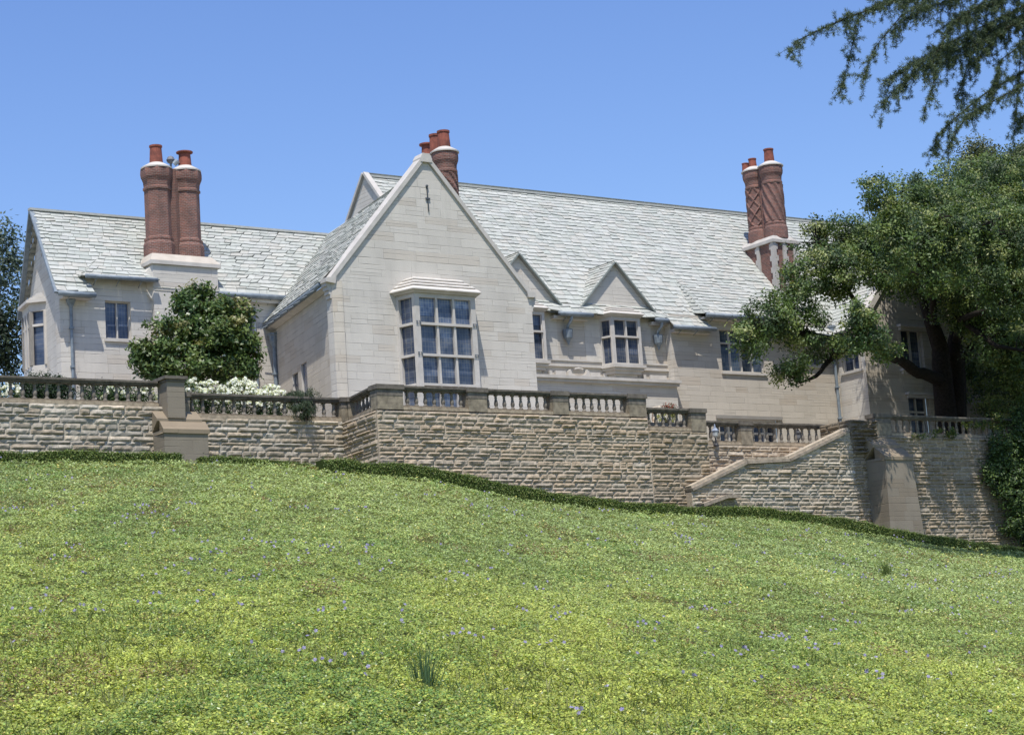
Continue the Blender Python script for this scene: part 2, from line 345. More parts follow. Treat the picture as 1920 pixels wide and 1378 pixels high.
def gutter(parent, pts, r=.11):
    b = MB(); pts = [np.asarray(p, float) for p in pts]
    for a, c in zip(pts[:-1], pts[1:]):
        d = c-a; L = np.linalg.norm(d); d /= L; b.tube([a, c], r, 10)
        side = nrm(np.cross(d, (0, 0, 1)))
        if side[1] > 0: side = -side
        for k in range(int(L/1.0)):
            q = a+d*(k+.5); b.tube([q+np.array([0, 0, -r*.6]), q-side*.42+np.array([0, 0, -.28])], .02, 5)
    return b.build('gutter', M['lead'], parent, True)
def downpipe(parent, x, y, z1, z0, hop=True, r=.065):
    b = MB(); b.tube([(x, y, z0), (x, y, z1)], r, 10)
    for z in np.arange(z0+.5, z1, 1.6): b.lathe((x, y, z), [(r, 0), (r*1.6, .01), (r*1.6, .09), (r, .1)], 10)
    o = b.build('downpipe', M['lead'], parent)
    if hop:
        h = MB(); h.lathe((x, y, z1-.1), [(r, 0), (.13, .12), (.2, .3), (.2, .52), (.24, .55), (.24, .64), (.1, .64)], 8, phase=math.pi/8); h.build('hopper', M['lead'], o)
    return o

# ------------------------------------------------------------------ the mansion
H = empty('mansion', 'long pale stone mansion with grey green slate roofs, brick chimneys and a tall front gable', 'mansion', loc=(43, 66, 10.6))
H.location = (0, 0, 0)
GY = 66.0
# --- front gable
BAY = dict(yf=65.05, wl=41.42, wr=45.05)
b = MB(); wall(b, (0, GY), (1, 0), [(38.24, 10.2), (47.93, 10.2), (47.93, 16.62), (43.0, 22.05), (38.24, 16.62)]); b.build('gable_wall', M['wall'], H)
FA, FB = np.array([38.24, 66.0]), np.array([40.12, 74.5]); FL = np.linalg.norm(FB-FA); FU = (FA-FB)/FL     # flank runs back, drawn from rear to front
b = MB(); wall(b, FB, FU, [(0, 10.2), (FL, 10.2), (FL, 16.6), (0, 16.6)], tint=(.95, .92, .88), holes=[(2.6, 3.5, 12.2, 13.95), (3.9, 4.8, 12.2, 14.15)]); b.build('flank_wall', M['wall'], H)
window(H, FB, FU, 2.6, 3.5, 12.2, 13.95, 1, (), .07, .035, sill=False); window(H, FB, FU, 3.9, 4.8, 12.2, 14.15, 1, (), .07, .035, sill=False)
b = MB(); wall(b, (47.93, 66), (.06, 1), [(0, 10.2), (6.2, 10.2), (6.2, 16.6), (0, 16.6)]); b.build('flank_wall', M['wall'], H)
# coping of the front gable, with kneelers
b = MB()
def cope(mb, pts, wid, y0, y1):
    for a, c in zip(pts[:-1], pts[1:]):
        a, c = np.array(a), np.array(c); d = nrm(c-a); nn = np.array([-d[1], d[0]]); nn = nn if nn[1] > 0 else -nn
        q = [a-nn*wid*.55, c-nn*wid*.55, c+nn*wid*.45, a+nn*wid*.45]
        mb.prism([(p[0], y0, p[1]) for p in q], (0, y1-y0, 0))
cope(b, [(38.2, 16.68), (42.86, 22.08)], .17, GY-.10, GY+.48); cope(b, [(43.14, 22.08), (47.85, 16.68)], .17, GY-.098, GY+.478)
b.prism([(42.72, GY-.125, 21.93), (43.28, GY-.125, 21.93), (43.28, GY-.125, 22.1), (43.16, GY-.125, 22.3), (42.84, GY-.125, 22.3), (42.72, GY-.125, 22.1)], (0, .62, 0))
b.prism([(37.95, GY-.12, 16.55), (38.36, GY-.12, 16.5), (38.42, GY-.12, 16.78), (37.95, GY-.12, 16.72)], (0, .58, 0)); b.prism([(47.72, GY-.12, 16.5), (48.1, GY-.12, 16.52), (48.1, GY-.12, 16.72), (47.66, GY-.12, 16.78)], (0, .58, 0))
for k in range(4): b.box(38.24-.06*(k+1), 38.3, GY+.02, GY+.4, 16.5-.16*(4-k)+.06, 16.5-.16*(3-k)+.057); b.box(47.87, 47.94+.06*(k+1), GY+.02, GY+.4, 16.5-.16*(4-k)+.06, 16.5-.16*(3-k)+.057)
b.build('coping', M['trim'], H)
b = MB(); b.tube([(43.02, GY-.03, 19.85), (43.0, GY-.03, 20.92)], .03, 8, (.3,)*3); b.box(42.9, 43.11, GY-.06, GY-.02, 20.35, 20.42, (.3,)*3)
b.lathe((43.0, GY-.04, 20.86), [(.02, 0), (.06, .04), (.06, .08), (.02, .12)], 8, (.3,)*3); b.build('arrow_slit', M['lead'], H)
# --- canted bay windows (front bay reaches the floor, the two oriels hang on corbels)
def bay_window(parent, cx, hw, hwf, Y, proj, zb, z0, z1, trans, nf, ns, steps, corbel, label, over=.22, post=.2, thick=.1):
    yf = Y-proj; pl = [np.array([cx-hw, Y]), np.array([cx-hwf, yf]), np.array([cx+hwf, yf]), np.array([cx+hw, Y])]
    f = MB(); g = MB()
    def P(q, z): return (q[0], q[1], z)
    zs = [z0]+list(trans)+[z1]
    for i, nl in ((0, ns), (1, nf), (2, ns)):
        a, c = pl[i], pl[i+1]; d = c-a; L = np.linalg.norm(d); d /= L; inn = np.array([-d[1], d[0]]); e0 = post*(.9 if i == 1 else .55); e1 = post*(.9 if i == 1 else .55)
        def blk(u0, u1, za, zb_, o0=0.0, o1=.2): f.prism([P(a+d*u0+inn*o0, za), P(a+d*u1+inn*o0, za), P(a+d*u1+inn*o0, zb_), P(a+d*u0+inn*o0, zb_)], (inn[0]*(o1-o0), inn[1]*(o1-o0), 0))
        blk(0.002, e0, zb, z1+.15); blk(L-e1, L-.002, zb, z1+.15)
        blk(e0, L-e1, z1-.02, z1+.15, .004)                                # head
        if zb < z0-.05: blk(e0, L-e1, zb, z0, .01)
        for k, zt in enumerate(zs[:-1]): blk(e0, L-e1, zt-.0, zt+thick, -.035 if 0 < k else -.02, .2)
        for k in range(1, nl):
            u = e0+(L-e0-e1)*k/nl
            for za, zc in zip(zs[:-1], zs[1:]): blk(u-thick*.5, u+thick*.5, za+thick, zc-(.02 if zc == z1 else 0), .012, .2)
        for za, zc, tn in zip(zs[:-1], zs[1:], (.85, .9, 1.0, 1.5)):
            for k in range(nl):
                q0, q1 = a+d*(e0*.9+(L-1.8*e0)*k/nl)+inn*.15, a+d*(e0*.9+(L-1.8*e0)*(k+1)/nl)+inn*.15; ti = np.array([random.uniform(-.012, .012), random.uniform(-.012, .012)])
                zm = za+(zc-za)*random.uniform(.3, .75); t1, t2 = tn*random.uniform(.6, 1.3), tn*random.uniform(.9, 2.0)
                for z_a, z_b, t_ in ((za, zm, t1), (zm, zc, t2)): g.prism([P(q0+inn*ti[0], z_a), P(q1+inn*ti[1], z_a), P(q1+inn*ti[1]*1.6, z_b), P(q0+inn*ti[0]*1.6, z_b)], (inn[0]*.02, inn[1]*.02, 0), (t_, t_*.98, t_*.93))
    fo = f.build('bay_window', M['trim'], parent); fo['label'] = label
    g.build('pane', M['glass'], fo)
    cn = MB()
    def ring(o0, za, o1, zb_, t=(1,1,1)):                                 # slab whose front may slope back from offset o0 to o1
        q = [[(cx-hw-o*1.15, Y, z), (cx-hwf-o*.75, yf-o, z), (cx+hwf+o*.75, yf-o, z), (cx+hw+o*1.15, Y, z)] for o, z in ((o0, za), (o1, zb_))]
        cn.add(q[0]+q[1], [(0,1,2,3), (7,6,5,4), (0,4,5,1), (1,5,6,2), (2,6,7,3)], t)
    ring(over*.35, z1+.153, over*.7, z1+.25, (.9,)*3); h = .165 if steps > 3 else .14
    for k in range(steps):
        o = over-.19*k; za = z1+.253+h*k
        if k: ring(o-.06, za, o-.06, za+h*.3, (.7,)*3)  # recess below each step tinted darker, its shadow line put into the colour
        zb2 = za+(h*.3 if k else 0); ring(o, zb2+.002, o, zb2+.045, (1.06,)*3); ring(o-.004, zb2+.046, o-.13, za+h-.002, (1.14,)*3)  # lip and sloping front tinted brighter, painting in the sunlit bands
    cn.build('canopy', M['trim'], fo)
    if corbel:
        cb = MB(); cn, old = cb, cn
        for k, (off, za, zb_) in enumerate(((.12, z0-.14, z0-.01), (.02, z0-.26, z0-.143), (-.1, z0-.42, z0-.263), (-.26, z0-.56, z0-.423), (-.36, z0-.7, z0-.563))): 
            q = [(cx-hw-off, Y), (cx-hwf-off*.75, yf-off), (cx+hwf+off*.75, yf-off), (cx+hw+off, Y)]; cb.prism([(p[0], p[1], za) for p in q], (0, 0, zb_-za))
        cb.build('sill', M['trim'], fo)
    return fo
bay_window(H, 42.93, 1.76, 1.47, GY, .95, 10.6, 10.75, 16.0, (12.38, 13.58, 14.85), 3, 1, 4, False, 'tall canted stone bay window with glazed doors below and a stepped stone hood', .24, .26)
# little carved flowers on the corner posts of the tall bay
for z in (13.68, 14.95):
    for x in (41.52, 41.66, 44.24, 44.36):
        b = MB()
        for a in range(4): b.bar((x, 65.03, z), (x+.055*math.cos(a*1.571+.78), 65.02, z+.075*math.sin(a*1.571+.78)), (0, -1, 0), .03, .02, (.6,)*3)
        b.build('carved_flower', M['lead'], H)
# --- roof of the gabled wing
b = MB(); slates(b, (37.9, GY+.35, 16.62), (39.8, 75.2, 16.62), (44.75, 77.6, 21.62), (43.0, GY+.35, 21.62)); slates(b, (48.3, 73.5, 16.6), (48.25, GY+.35, 16.6), (43.0, GY+.35, 21.62), (44.2, 73.5, 21.62)); 
b.add([(37.95, GY+.4, 16.52), (39.85, 75.2, 16.52), (44.75, 77.6, 21.55), (43, GY+.4, 21.55)], [(0,1,2,3)], (.6,)*3); b.add([(48.25, 73.5, 16.5), (48.2, GY+.4, 16.5), (43, GY+.4, 21.55), (44.2, 73.5, 21.55)], [(0,1,2,3)], (.6,)*3)
b.build('roof', M['slate'], H)
gutter(H, [(37.95, GY+.42, 16.52), (39.83, 75.0, 16.5)], .11); gutter(H, [(48.32, GY+.4, 16.5), (48.34, 71.5, 16.5)], .1)
b = MB(); b.prism([(38.31, GY+.42, 16.3), (38.02, GY+.42, 16.42), (38.31, GY+.42, 16.5)], (1.84, 8.3, 0)); b.build('soffit', M['trim'], H)
downpipe(H, 39.95, 74.15, 15.6, 10.6, True, .09)

# --- left wing
WY = 74.5; EX = 30.36
b = MB()
wall(b, (EX, WY), (1, 0), [(0, 10.2), (10.2, 10.2), (10.2, 17.75), (0, 17.75)], [(1.98, 3.12, 15.62, 17.22), (7.68, 8.9, 15.62, 17.25)])
b.build('wing_wall', M['wall'], H)
window(H, (EX, WY), (1, 0), 1.98, 3.12, 15.62, 17.22, 2, (), .2, .05, label='two light window with a pale sill beside the left chimney')
window(H, (EX, WY), (1, 0), 7.68, 8.9, 15.62, 17.25, 2, (), .2, .05, label='dark window half hidden by the glossy tree')
b = MB(); b.box(31.42, 34.42, WY-.015, WY+.2, 17.6, 18.12); b.build('dormer_wall', M['wall'], H)
EU = nrm(np.array([.85, 5.75])); EL = 5.81      # end wall, drawn from rear to front
E0 = np.array([EX, WY])+EU*EL
b = MB(); wall(b, E0, -EU, [(0, 10.2), (EL, 10.2), (EL, 17.5), (EL/2-.05, 21.3), (0, 17.5)], [(EL/2+.05+du-.05, EL/2+.05+du+.06, z, z+.13) for du, z in ((0, 20.1), (-.13, 19.85), (.14, 19.9), (0, 19.6))], .12); b.build('end_wall', M['wall'], H)
# canted bay of the end wall
b = MB(); g = MB(); c0 = E0-EU*0+0; ctr = E0-EU*(EL*.385); OUT = np.array([-EU[1], EU[0]])
def e2(s, o): q = ctr-EU*s+OUT*o; return (q[0], q[1])
def ebay(mb, hw, hf, o, z0, z1): mb.prism([(*e2(hw, 0), z0), (*e2(hf, o), z0), (*e2(-hf, o), z0), (*e2(-hw, 0), z0)], (0, 0, z1-z0))
ebay(b, 1.15, .7, .55, 14.2, 14.9); ebay(b, 1.15, .7, .55, 17.2, 17.55); ebay(b, 1.08, .66, .5, 10.2, 14.2)
for a, c in (((1.15, 0), (.7, .55)), ((.7, .55), (-.7, .55)), ((-.7, .55), (-1.15, 0))):
    n = 1 if a[0]-c[0] < 1 else 3
    for k in range(n+1):
        s, o = a[0]+(c[0]-a[0])*k/n, (a[1]+(c[1]-a[1])*k/n); q = e2(s*.965, o*.93); b.lathe((q[0], q[1], 0), [(.12, 14.9), (.12, 17.2)], 4, phase=.6)
    p, q = e2(a[0]*.94, a[1]*.9), e2(c[0]*.94, c[1]*.9); b.bar((p[0], p[1], 16.55), (q[0], q[1], 16.55), (0, 0, 1), .14, .1)
eb = b.build('bay_window', M['trim'], H); eb['label'] = 'narrow canted bay on the shaded end wall'
ebay(g, 1.03, .62, .44, 14.9, 17.2); g.build('pane', M['glass'], eb)
b = MB()
for k in range(4): ebay(b, 1.32-.22*k, .82-.17*k, .72-.17*k, 17.55+.13*k+.003, 17.55+.13*k+.13)
b.build('canopy', M['trim'], eb)
b = MB(); R0, R1 = (30.42, 77.38, 21.6), (46.5, 77.38, 21.65)
slates(b, (30.02, 73.85, 17.35), (31.62, 73.85, 17.35), (31.62, 74.3, 17.86), (30.05, 74.3, 17.86))
slates(b, (30.05, 74.22, 17.82), (31.45, 74.22, 17.82), (31.45, 74.6, 18.26), (30.08, 74.6, 18.26)); slates(b, (34.4, 74.22, 17.82), (41.6, 74.22, 17.82), (41.9, 74.6, 18.26), (34.4, 74.6, 18.26)); slates(b, (30.08, 74.56, 18.22), (41.9, 74.56, 18.22), R1, R0)
b.add([(30.08, 74.52, 18.1), (41.9, 74.52, 18.1), (46.5, 77.38, 21.5), (30.42, 77.38, 21.5)], [(0,1,2,3)], (.6,)*3); b.add([(30.05, 74.2, 17.72), (31.4, 74.2, 17.72), (31.4, 74.52, 18.1), (30.08, 74.52, 18.1)], [(0,1,2,3)], (.6,)*3); b.add([(34.45, 74.2, 17.72), (41.6, 74.2, 17.72), (41.9, 74.52, 18.1), (34.45, 74.52, 18.1)], [(0,1,2,3)], (.6,)*3)
slates(b, (44, 80.9, 17.6), (30.95, 80.6, 17.6), R0, R1)
D0, D1, D2, D3 = (31.2, 74.08, 18.1), (34.62, 74.08, 18.1), (33.75, 75.55, 19.5), (32.8, 75.55, 19.5)
slates(b, D0, D1, D2, D3, .36, .33); slates(b, (31.2, 74.5, 18.12), D0, D3, (32.8, 75.75, 19.52), .36, .33); slates(b, D1, (34.62, 74.5, 18.12), (33.75, 75.75, 19.52), D2, .36, .33)
b.build('roof', M['slate'], H)
b = MB(); b.bar((30.0, 73.9, 17.25), (30.4, 77.38, 21.52), (0, -1, .8), .2, .09); b.bar((30.4, 77.38, 21.52), (31.0, 80.6, 17.5), (0, 1, .8), .2, .09); b.build('verge', M['lead'], H); b = MB(); b.bar((30.3, 77.38, 21.58), (46, 77.38, 21.61), (0, 0, 1), .26, .1); b.build('ridge', M['slate'], H)
gutter(H, [(30.05, 73.8, 17.25), (31.65, 73.8, 17.25)]); gutter(H, [(31.3, 73.95, 18.08), (34.5, 73.95, 18.1)], .09); gutter(H, [(37.4, 74.1, 17.74), (40.9, 74.12, 17.74)])
for q in ((30.36, 31.6, 74.05, 74.5, 17.15, 17.28), (37.4, 40.9, 74.22, 74.5, 17.5, 17.68)): b = MB(); b.box(*q); b.build('soffit', M['trim'], H)
downpipe(H, 30.8, 74.38, 16.9, 10.6); downpipe(H, 39.2, 74.4, 17.3, 10.6, False, .05)

# --- main block and right hand block
MY, RY = 72.0, 71.55
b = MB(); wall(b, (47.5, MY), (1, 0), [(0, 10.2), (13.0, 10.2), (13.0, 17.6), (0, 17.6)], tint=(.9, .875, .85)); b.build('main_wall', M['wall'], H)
DX = (51.62, 57.22)
for k, cx in enumerate(DX):
    b = MB(); wall(b, (cx-2.0, MY-.02), (1, 0), [(0, 15.2), (4.0, 15.2), (4.0, 17.9), (2.0, 19.98), (0, 17.9)], (), .1)
    d = b.build('dormer_wall', M['wall'], H)
    b = MB(); ry = 74.2
    slates(b, (cx-2.22, MY-.22, 17.72), (cx-2.22, 72.2, 17.72), (cx, ry, 20.05), (cx, MY-.22, 20.05), .27, .24); slates(b, (cx+2.22, 72.2, 17.72), (cx+2.22, MY-.22, 17.72), (cx, MY-.22, 20.05), (cx, ry, 20.05), .27, .24)
    b.add([(cx-2.2, MY-.18, 17.66), (cx-2.2, 72.2, 17.66), (cx, ry, 19.98), (cx, MY-.18, 19.98)], [(0,1,2,3)], (.55,)*3); b.add([(cx+2.2, MY-.18, 17.66), (cx+2.2, 72.2, 17.66), (cx, ry, 19.98), (cx, MY-.18, 19.98)], [(3,2,1,0)], (.55,)*3)
    for s in (-1, 1): b.bar((cx+s*2.22, MY-.2, 17.66), (cx, MY-.2, 19.98), (0, 0, 1), .1, .07, (.55, .6, .6))
    b.build('dormer_roof', M['slate'], H)
    bay_window(H, cx, 1.12, .86, MY-.02, .65, 14.95, 14.95, 17.1, (16.25,), 2, 1, 3, True, ('oriel window half hidden behind the edge of the front gable', 'leaded oriel window under a small pointed dormer gable')[k], .2, .17, .08)
# string courses, the storey below with its ledge, carved panels
b = MB(); b.box(52.75, 60.2, MY-.05, MY, 15.12, 15.2); b.box(52.75, 60.2, MY-.11, MY, 14.84, 14.93); b.build('string_course', M['trim'], H)
b = MB(); b.box(47.95, 60.0, 71.3, MY-.002, 10.2, 14.12); lw = b.build('porch_wall', M['wall'], H)
b = MB(); b.box(47.95, 60.12, 71.05, MY-.004, 14.12, 14.26); b.box(47.95, 60.06, 71.15, 71.3, 13.98, 14.118); b.build('ledge', M['trim'], H)
for x0, x1 in ((52.95, 53.1), (53.3, 53.9), (55.3, 55.9), (56.1, 56.3), (58.5, 58.65), (58.9, 59.9)): b = MB(); b.box(x0, x1, MY-.12, MY-.002, 14.262, 14.62); b.build('carved_panel', M['trim'], H)
b = MB(); pts = [(53.95, 14.3), (54.0, 14.62), (54.12, 14.7), (54.2, 14.5), (54.4, 14.42), (54.62, 14.4), (54.85, 14.45), (55.02, 14.52), (55.08, 14.72), (55.2, 14.64), (55.25, 14.3)]
b.prism([(x, MY-.2, z) for x, z in pts], (0, .198, 0)); b.tube([(54.35, MY-.16, 14.72), (54.6, MY-.18, 14.76), (54.85, MY-.16, 14.72)], .05, 6); b.build('carved_crest', M['trim'], H)
b = MB(); W4 = (63.2-60.1, 66.0-60.1, 14.9, 17.05)
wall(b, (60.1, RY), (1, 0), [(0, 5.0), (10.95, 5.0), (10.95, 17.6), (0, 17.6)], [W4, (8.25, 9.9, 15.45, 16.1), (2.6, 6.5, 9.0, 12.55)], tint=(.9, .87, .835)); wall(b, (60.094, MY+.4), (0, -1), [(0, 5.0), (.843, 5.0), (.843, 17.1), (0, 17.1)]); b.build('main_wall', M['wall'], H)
window(H, (60.1, RY), (1, 0), *W4, 4, (16.35,), .2, .07, gt=(1.7, 1.75, 1.5), label='four light window with a transom partly behind hanging leaves')
window(H, (60.1, RY), (1, 0), 8.25, 9.9, 15.45, 16.1, 3, (), .2, .07, label='low window in the shade of the spreading tree')
window(H, (60.1, RY), (1, 0), 2.6, 6.5, 9.0, 12.55, 5, (11.9,), .3, .09, False, label='row of glazed garden doors behind the low balustrade')
b = MB(); b.box(62.5, 66.8, RY-.1, RY, 12.56, 12.72, (.55,)*3); b.build('door_hood', M['trim'], H)
b = MB(); b.box(61.9, 66.0, RY-.012, RY+.2, 17.0, 17.52); b.build('dormer_wall', M['wall'], H)
downpipe(H, 70.75, RY-.1, 17.0, 9.0, True, .08)
# main roof: from the eaves up to the long ridge
b = MB(); MR0, MR1 = (47.45, 78.1, 24.93), (93, 78.1, 25.15)
slates(b, (47.5, 71.5, 17.32), (60.05, 71.5, 17.32), (60.05+ (0), 71.95, 17.84), (47.5, 71.95, 17.84)); slates(b, (59.9, 71.05, 16.92), (62.3, 71.05, 16.92), (62.3, 71.95, 17.86), (59.9, 71.95, 17.86))
slates(b, (66.2, 71.05, 16.92), (93, 71.05, 16.92), (93, 71.95, 17.86), (66.2, 71.95, 17.86))
slates(b, (47.45, 71.92, 17.8), (93, 71.92, 17.9), MR1, MR0)
slates(b, (61.9, 71.0, 17.62), (66.6, 71.0, 17.62), (66.6, 73.6, 19.85), (62.5, 73.6, 19.85), .33, .3); slates(b, (61.9, 71.9, 17.8), (61.9, 71.0, 17.62), (62.5, 73.6, 19.85), (62.5, 73.75, 19.86), .33, .3)
slates(b, (93, 84.7, 17.6), (47.45, 84.7, 17.6), MR0, MR1, .5, .5, .8, 1.4)
b.add([(47.5, 71.6, 17.3), (93, 71.6, 17.3), (93, 78.1, 24.85), (47.5, 78.1, 24.85)], [(0,1,2,3)], (.6,)*3)
b.build('roof', M['slate'], H)
b = MB(); b.bar((47.4, 78.1, 24.9), (93, 78.1, 25.12), (0, 0, 1), .26, .1); b.build('ridge', M['slate'], H)
b = MB(); wall(b, (47.4, 84.4), (0, -1), [(0, 10.2), (12.6, 10.2), (12.6, 17.7), (6.3, 24.95), (0, 17.7)]); b.build('end_wall', M['wall'], H)
b = MB(); b.bar((47.42, 71.7, 17.75), (47.42, 78.1, 25.02), (0, -1, .9), .3, .13); b.bar((47.42, 78.1, 25.02), (47.42, 84.6, 17.75), (0, 1, .9), .3, .13); b.build('coping', M['trim'], H)
gutter(H, [(53.4, 71.42, 17.24), (55.35, 71.42, 17.24)]); gutter(H, [(59.15, 71.42, 17.24), (59.95, 71.42, 17.22)]); gutter(H, [(59.9, 70.98, 16.85), (62.5, 70.98, 16.85)]); gutter(H, [(61.95, 70.92, 17.54), (66.2, 70.92, 17.54)]); gutter(H, [(66.2, 70.98, 16.85), (71, 70.98, 16.85)])
for q in ((53.3, 55.3, 71.7, 72, 17.05, 17.2), (59.1, 60.08, 71.7, 72, 17.05, 17.2), (60.1, 62.4, 71.25, 71.55, 16.67, 16.82), (62, 66.2, 71.2, 71.55, 17.4, 17.5)): b = MB(); b.box(*q); b.build('soffit', M['trim'], H)
for x, z1 in ((54.15, 17.1), (59.55, 17.1)):
    b = MB(); b.tube([(x, 71.45, 17.2), (x-.02, 71.5, 16.95), (x-.05, 71.75, 16.75), (x-.05, 71.82, 16.5)], .07, 8, (1.6, 1.5, 1.4)); o = b.build('downpipe', M['lead'], H, True)
    b = MB(); b.lathe((x-.05, 71.8, 15.85), [(.03, 0), (.1, .2), (.2, .32), (.24, .6), (.24, .72), (.12, .74)], 10); b.build('hopper', M['lead'], o)
# right gabled wing, mostly behind the tree
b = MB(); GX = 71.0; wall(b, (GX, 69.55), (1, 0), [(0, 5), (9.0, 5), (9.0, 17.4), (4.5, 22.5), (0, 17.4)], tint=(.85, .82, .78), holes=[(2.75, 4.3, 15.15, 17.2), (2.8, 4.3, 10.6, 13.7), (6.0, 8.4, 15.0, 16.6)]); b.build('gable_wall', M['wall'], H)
b = MB(); wall(b, (GX-.006, RY), (0, -1), [(0, 5), (1.994, 5), (1.994, 17.3), (0, 17.3)], [(.35, 1.75, 15.05, 16.05)]); b.build('flank_wall', M['wall'], H)
window(H, (GX, 69.55), (1, 0), 2.75, 4.3, 15.15, 17.2, 2, (), .25, .09, label='upper window of the gable behind the tree trunk'); window(H, (GX, 69.55), (1, 0), 2.8, 4.3, 10.6, 13.7, 2, (12.9,), .3, .09, False, label='shaded garden door behind the tree trunk')
window(H, (GX, 69.55), (1, 0), 6.0, 8.4, 15.0, 16.6, 3, (), .25, .09, label='upper window in the deep shade under the tree')
window(H, (GX-.006, RY), (0, -1), .35, 1.75, 15.05, 16.05, 2, (), .2, .07, label='small side window under the tree')
b = MB()
for z0, x0, x1 in ((13.72, 73.6, 76.0), (14.95, 73.4, 76.6), (17.25, 73.5, 75.8)): b.box(x0, x1, 69.25, 69.548, z0, z0+.12); b.box(x0+.1, x1-.1, 69.38, 69.546, z0-.15, z0-.003)
b.box(76.8, 90, 68.9, 69.3, 14.3, 14.45); b.box(76.8, 90, 68.9, 69.3, 13.3, 13.42); b.build('string_course', M['trim'], H)
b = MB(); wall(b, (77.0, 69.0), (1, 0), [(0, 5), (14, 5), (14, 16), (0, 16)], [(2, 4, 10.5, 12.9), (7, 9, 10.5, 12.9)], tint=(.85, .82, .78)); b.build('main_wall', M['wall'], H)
for u_ in (2, 7): window(H, (77.0, 69.0), (1, 0), u_, u_+2, 10.5, 12.9, 3, (12.1,), .25, .08, False)
b = MB(); slates(b, (70.55, 69.8, 17.05), (70.55, 74, 17.05), (75.5, 78.2, 22.35), (75.5, 69.8, 22.35)); slates(b, (80.45, 74, 17.05), (80.45, 69.8, 17.05), (75.5, 69.8, 22.35), (75.5, 78.2, 22.35)); b.add([(70.6, 69.8, 17), (70.6, 74, 17), (75.5, 78, 22.3), (75.5, 69.8, 22.3), (80.4, 69.8, 17), (80.4, 74, 17)], [(0,1,2,3), (3,2,5,4)], (.6,)*3); b.build('roof', M['slate'], H)
b = MB(); cope(b, [(70.7, 17.1), (75.4, 22.5)], .3, 69.42, 69.95); cope(b, [(75.6, 22.5), (80.3, 17.1)], .3, 69.42, 69.95); b.build('coping', M['trim'], H)

# --- chimneys
def stack(parent, ctrs, r, z0, z1, y0=0, seg=8, relief=None, capmat='trim'):
    b = MB(); h = z1-z0
    for k, (x, y) in enumerate(ctrs):
        rf = relief[k] if relief else None
        zb = [(r*1.2, 0), (r*1.2, .62), (r*1.08, .78), (r*1.12, .80), (r*1.12, .90), (r, .95)]
        sh = [(r, z) for z in np.linspace(.98, h-1.02, 60 if rf else 3)]
        tp = [(r, h-1.0), (r*1.09, h-.98), (r*1.09, h-.88), (r*1.02, h-.84), (r*1.06, h-.62), (r*1.16, h-.48), (r*1.2, h-.44), (r*1.24, h-.3), (r*1.24, h-.18), (r*1.2, h-.02), (r*1.12, h)]
        if rf is None: b.lathe((x, y, z0), zb+sh+tp, seg, (1,1,1), math.pi/seg)
        else:
            b.lathe((x, y, z0), zb+[(r, .97)], 24); b.lathe((x, y, z0), sh, 72, rfun=rf); b.lathe((x, y, z0), [(r, h-1.03)]+tp, 24)
    if len(ctrs) > 1: 
        (xa, ya), (xb, yb) = ctrs[0], ctrs[1]; b.lathe(((xa+xb)/2, (ya+yb)/2, z0), [(r*.62, 0), (r*.62, h-.02)], 8, (.8,)*3)
    return b.build('stack', M['brick'], parent)
def pot(parent, x, y, z, r=.27, h=.8, flare=False, smooth=True):
    b = MB(); b.lathe((x, y, z), [(r, 0), (r*1.0, .02), (r*.86, h*.86), (r*.84, h*.9)]+([(r*1.25, h*.93), (r*1.25, h), (r*.8, h)] if flare else [(r*.97, h*.91), (r*.97, h), (r*.7, h)])+[(r*.68, h-.1)], 16)
    return b.build('chimney_pot', M['terracotta'], parent, False)
def cap(parent, ctrs, r, z, hh=.2):
    b = MB()
    for x, y in ctrs: b.lathe((x, y, z), [(r*1.27, 0), (r*1.27, .06), (r*1.1, .12), (r*.6, hh), (r*.5, hh)], 24)
    return b.build('cap', M['trim'], parent)
# left: broad stone breast, two octagonal stacks
b = MB(); b.prism([(34.42, 74.22, 10.2), (37.42, 74.22, 10.2), (37.42, 74.22, 18.85), (34.42, 74.22, 18.85)], (0, 2.0, 0)); b.prism([(34.42, 74.22, 17.3), (34.42, 74.22, 18.85), (34.05, 74.7, 18.3), (34.05, 74.7, 17.8)], (0, 1.5, 0)); ch = b.build('chimney', M['wall'], H); ch['label'] = 'chimney with two plain octagonal brick stacks on a stone breast'
b = MB(); b.prism([(34.3, 74.12, 18.86), (37.55, 74.12, 18.86), (37.55, 74.12, 19.02), (34.3, 74.12, 19.02)], (0, 2.2, 0)); 
v = [(34.3, 74.12, 19.02), (37.55, 74.12, 19.02), (37.55, 76.3, 19.02), (34.3, 76.3, 19.02), (34.55, 74.5, 19.4), (37.3, 74.5, 19.4), (37.3, 76, 19.4), (34.55, 76, 19.4)]; b.add(v, [(0,1,5,4), (1,2,6,5), (2,3,7,6), (3,0,4,7), (4,5,6,7)], (.92, .88, .82)); b.build('weathering', M['trim'], ch)
LC = [(35.2, 75.15), (36.55, 75.15)]; stack(ch, LC, .565, 19.3, 23.3); cap(ch, LC, .535, 23.25, .28); pot(ch, 35.2, 75.15, 23.5, .29, .82); pot(ch, 36.55, 75.15, 23.5, .29, .68, True)
b = MB(); b.tube([(35.95, 75.3, 23.3), (35.95, 75.3, 23.7)], .05, 8, (.8,)*3); b.lathe((35.95, 75.3, 23.62), [(.02, 0), (.13, .06), (.19, .18), (.13, .31), (.02, .37)], 12, (.8, .7, .7)); b.tube([(36.05, 75.2, 23.6), (36.2, 75.1, 23.75)], .12, 10, (1.4,)*3); b.build('cowl', M['lead'], ch)
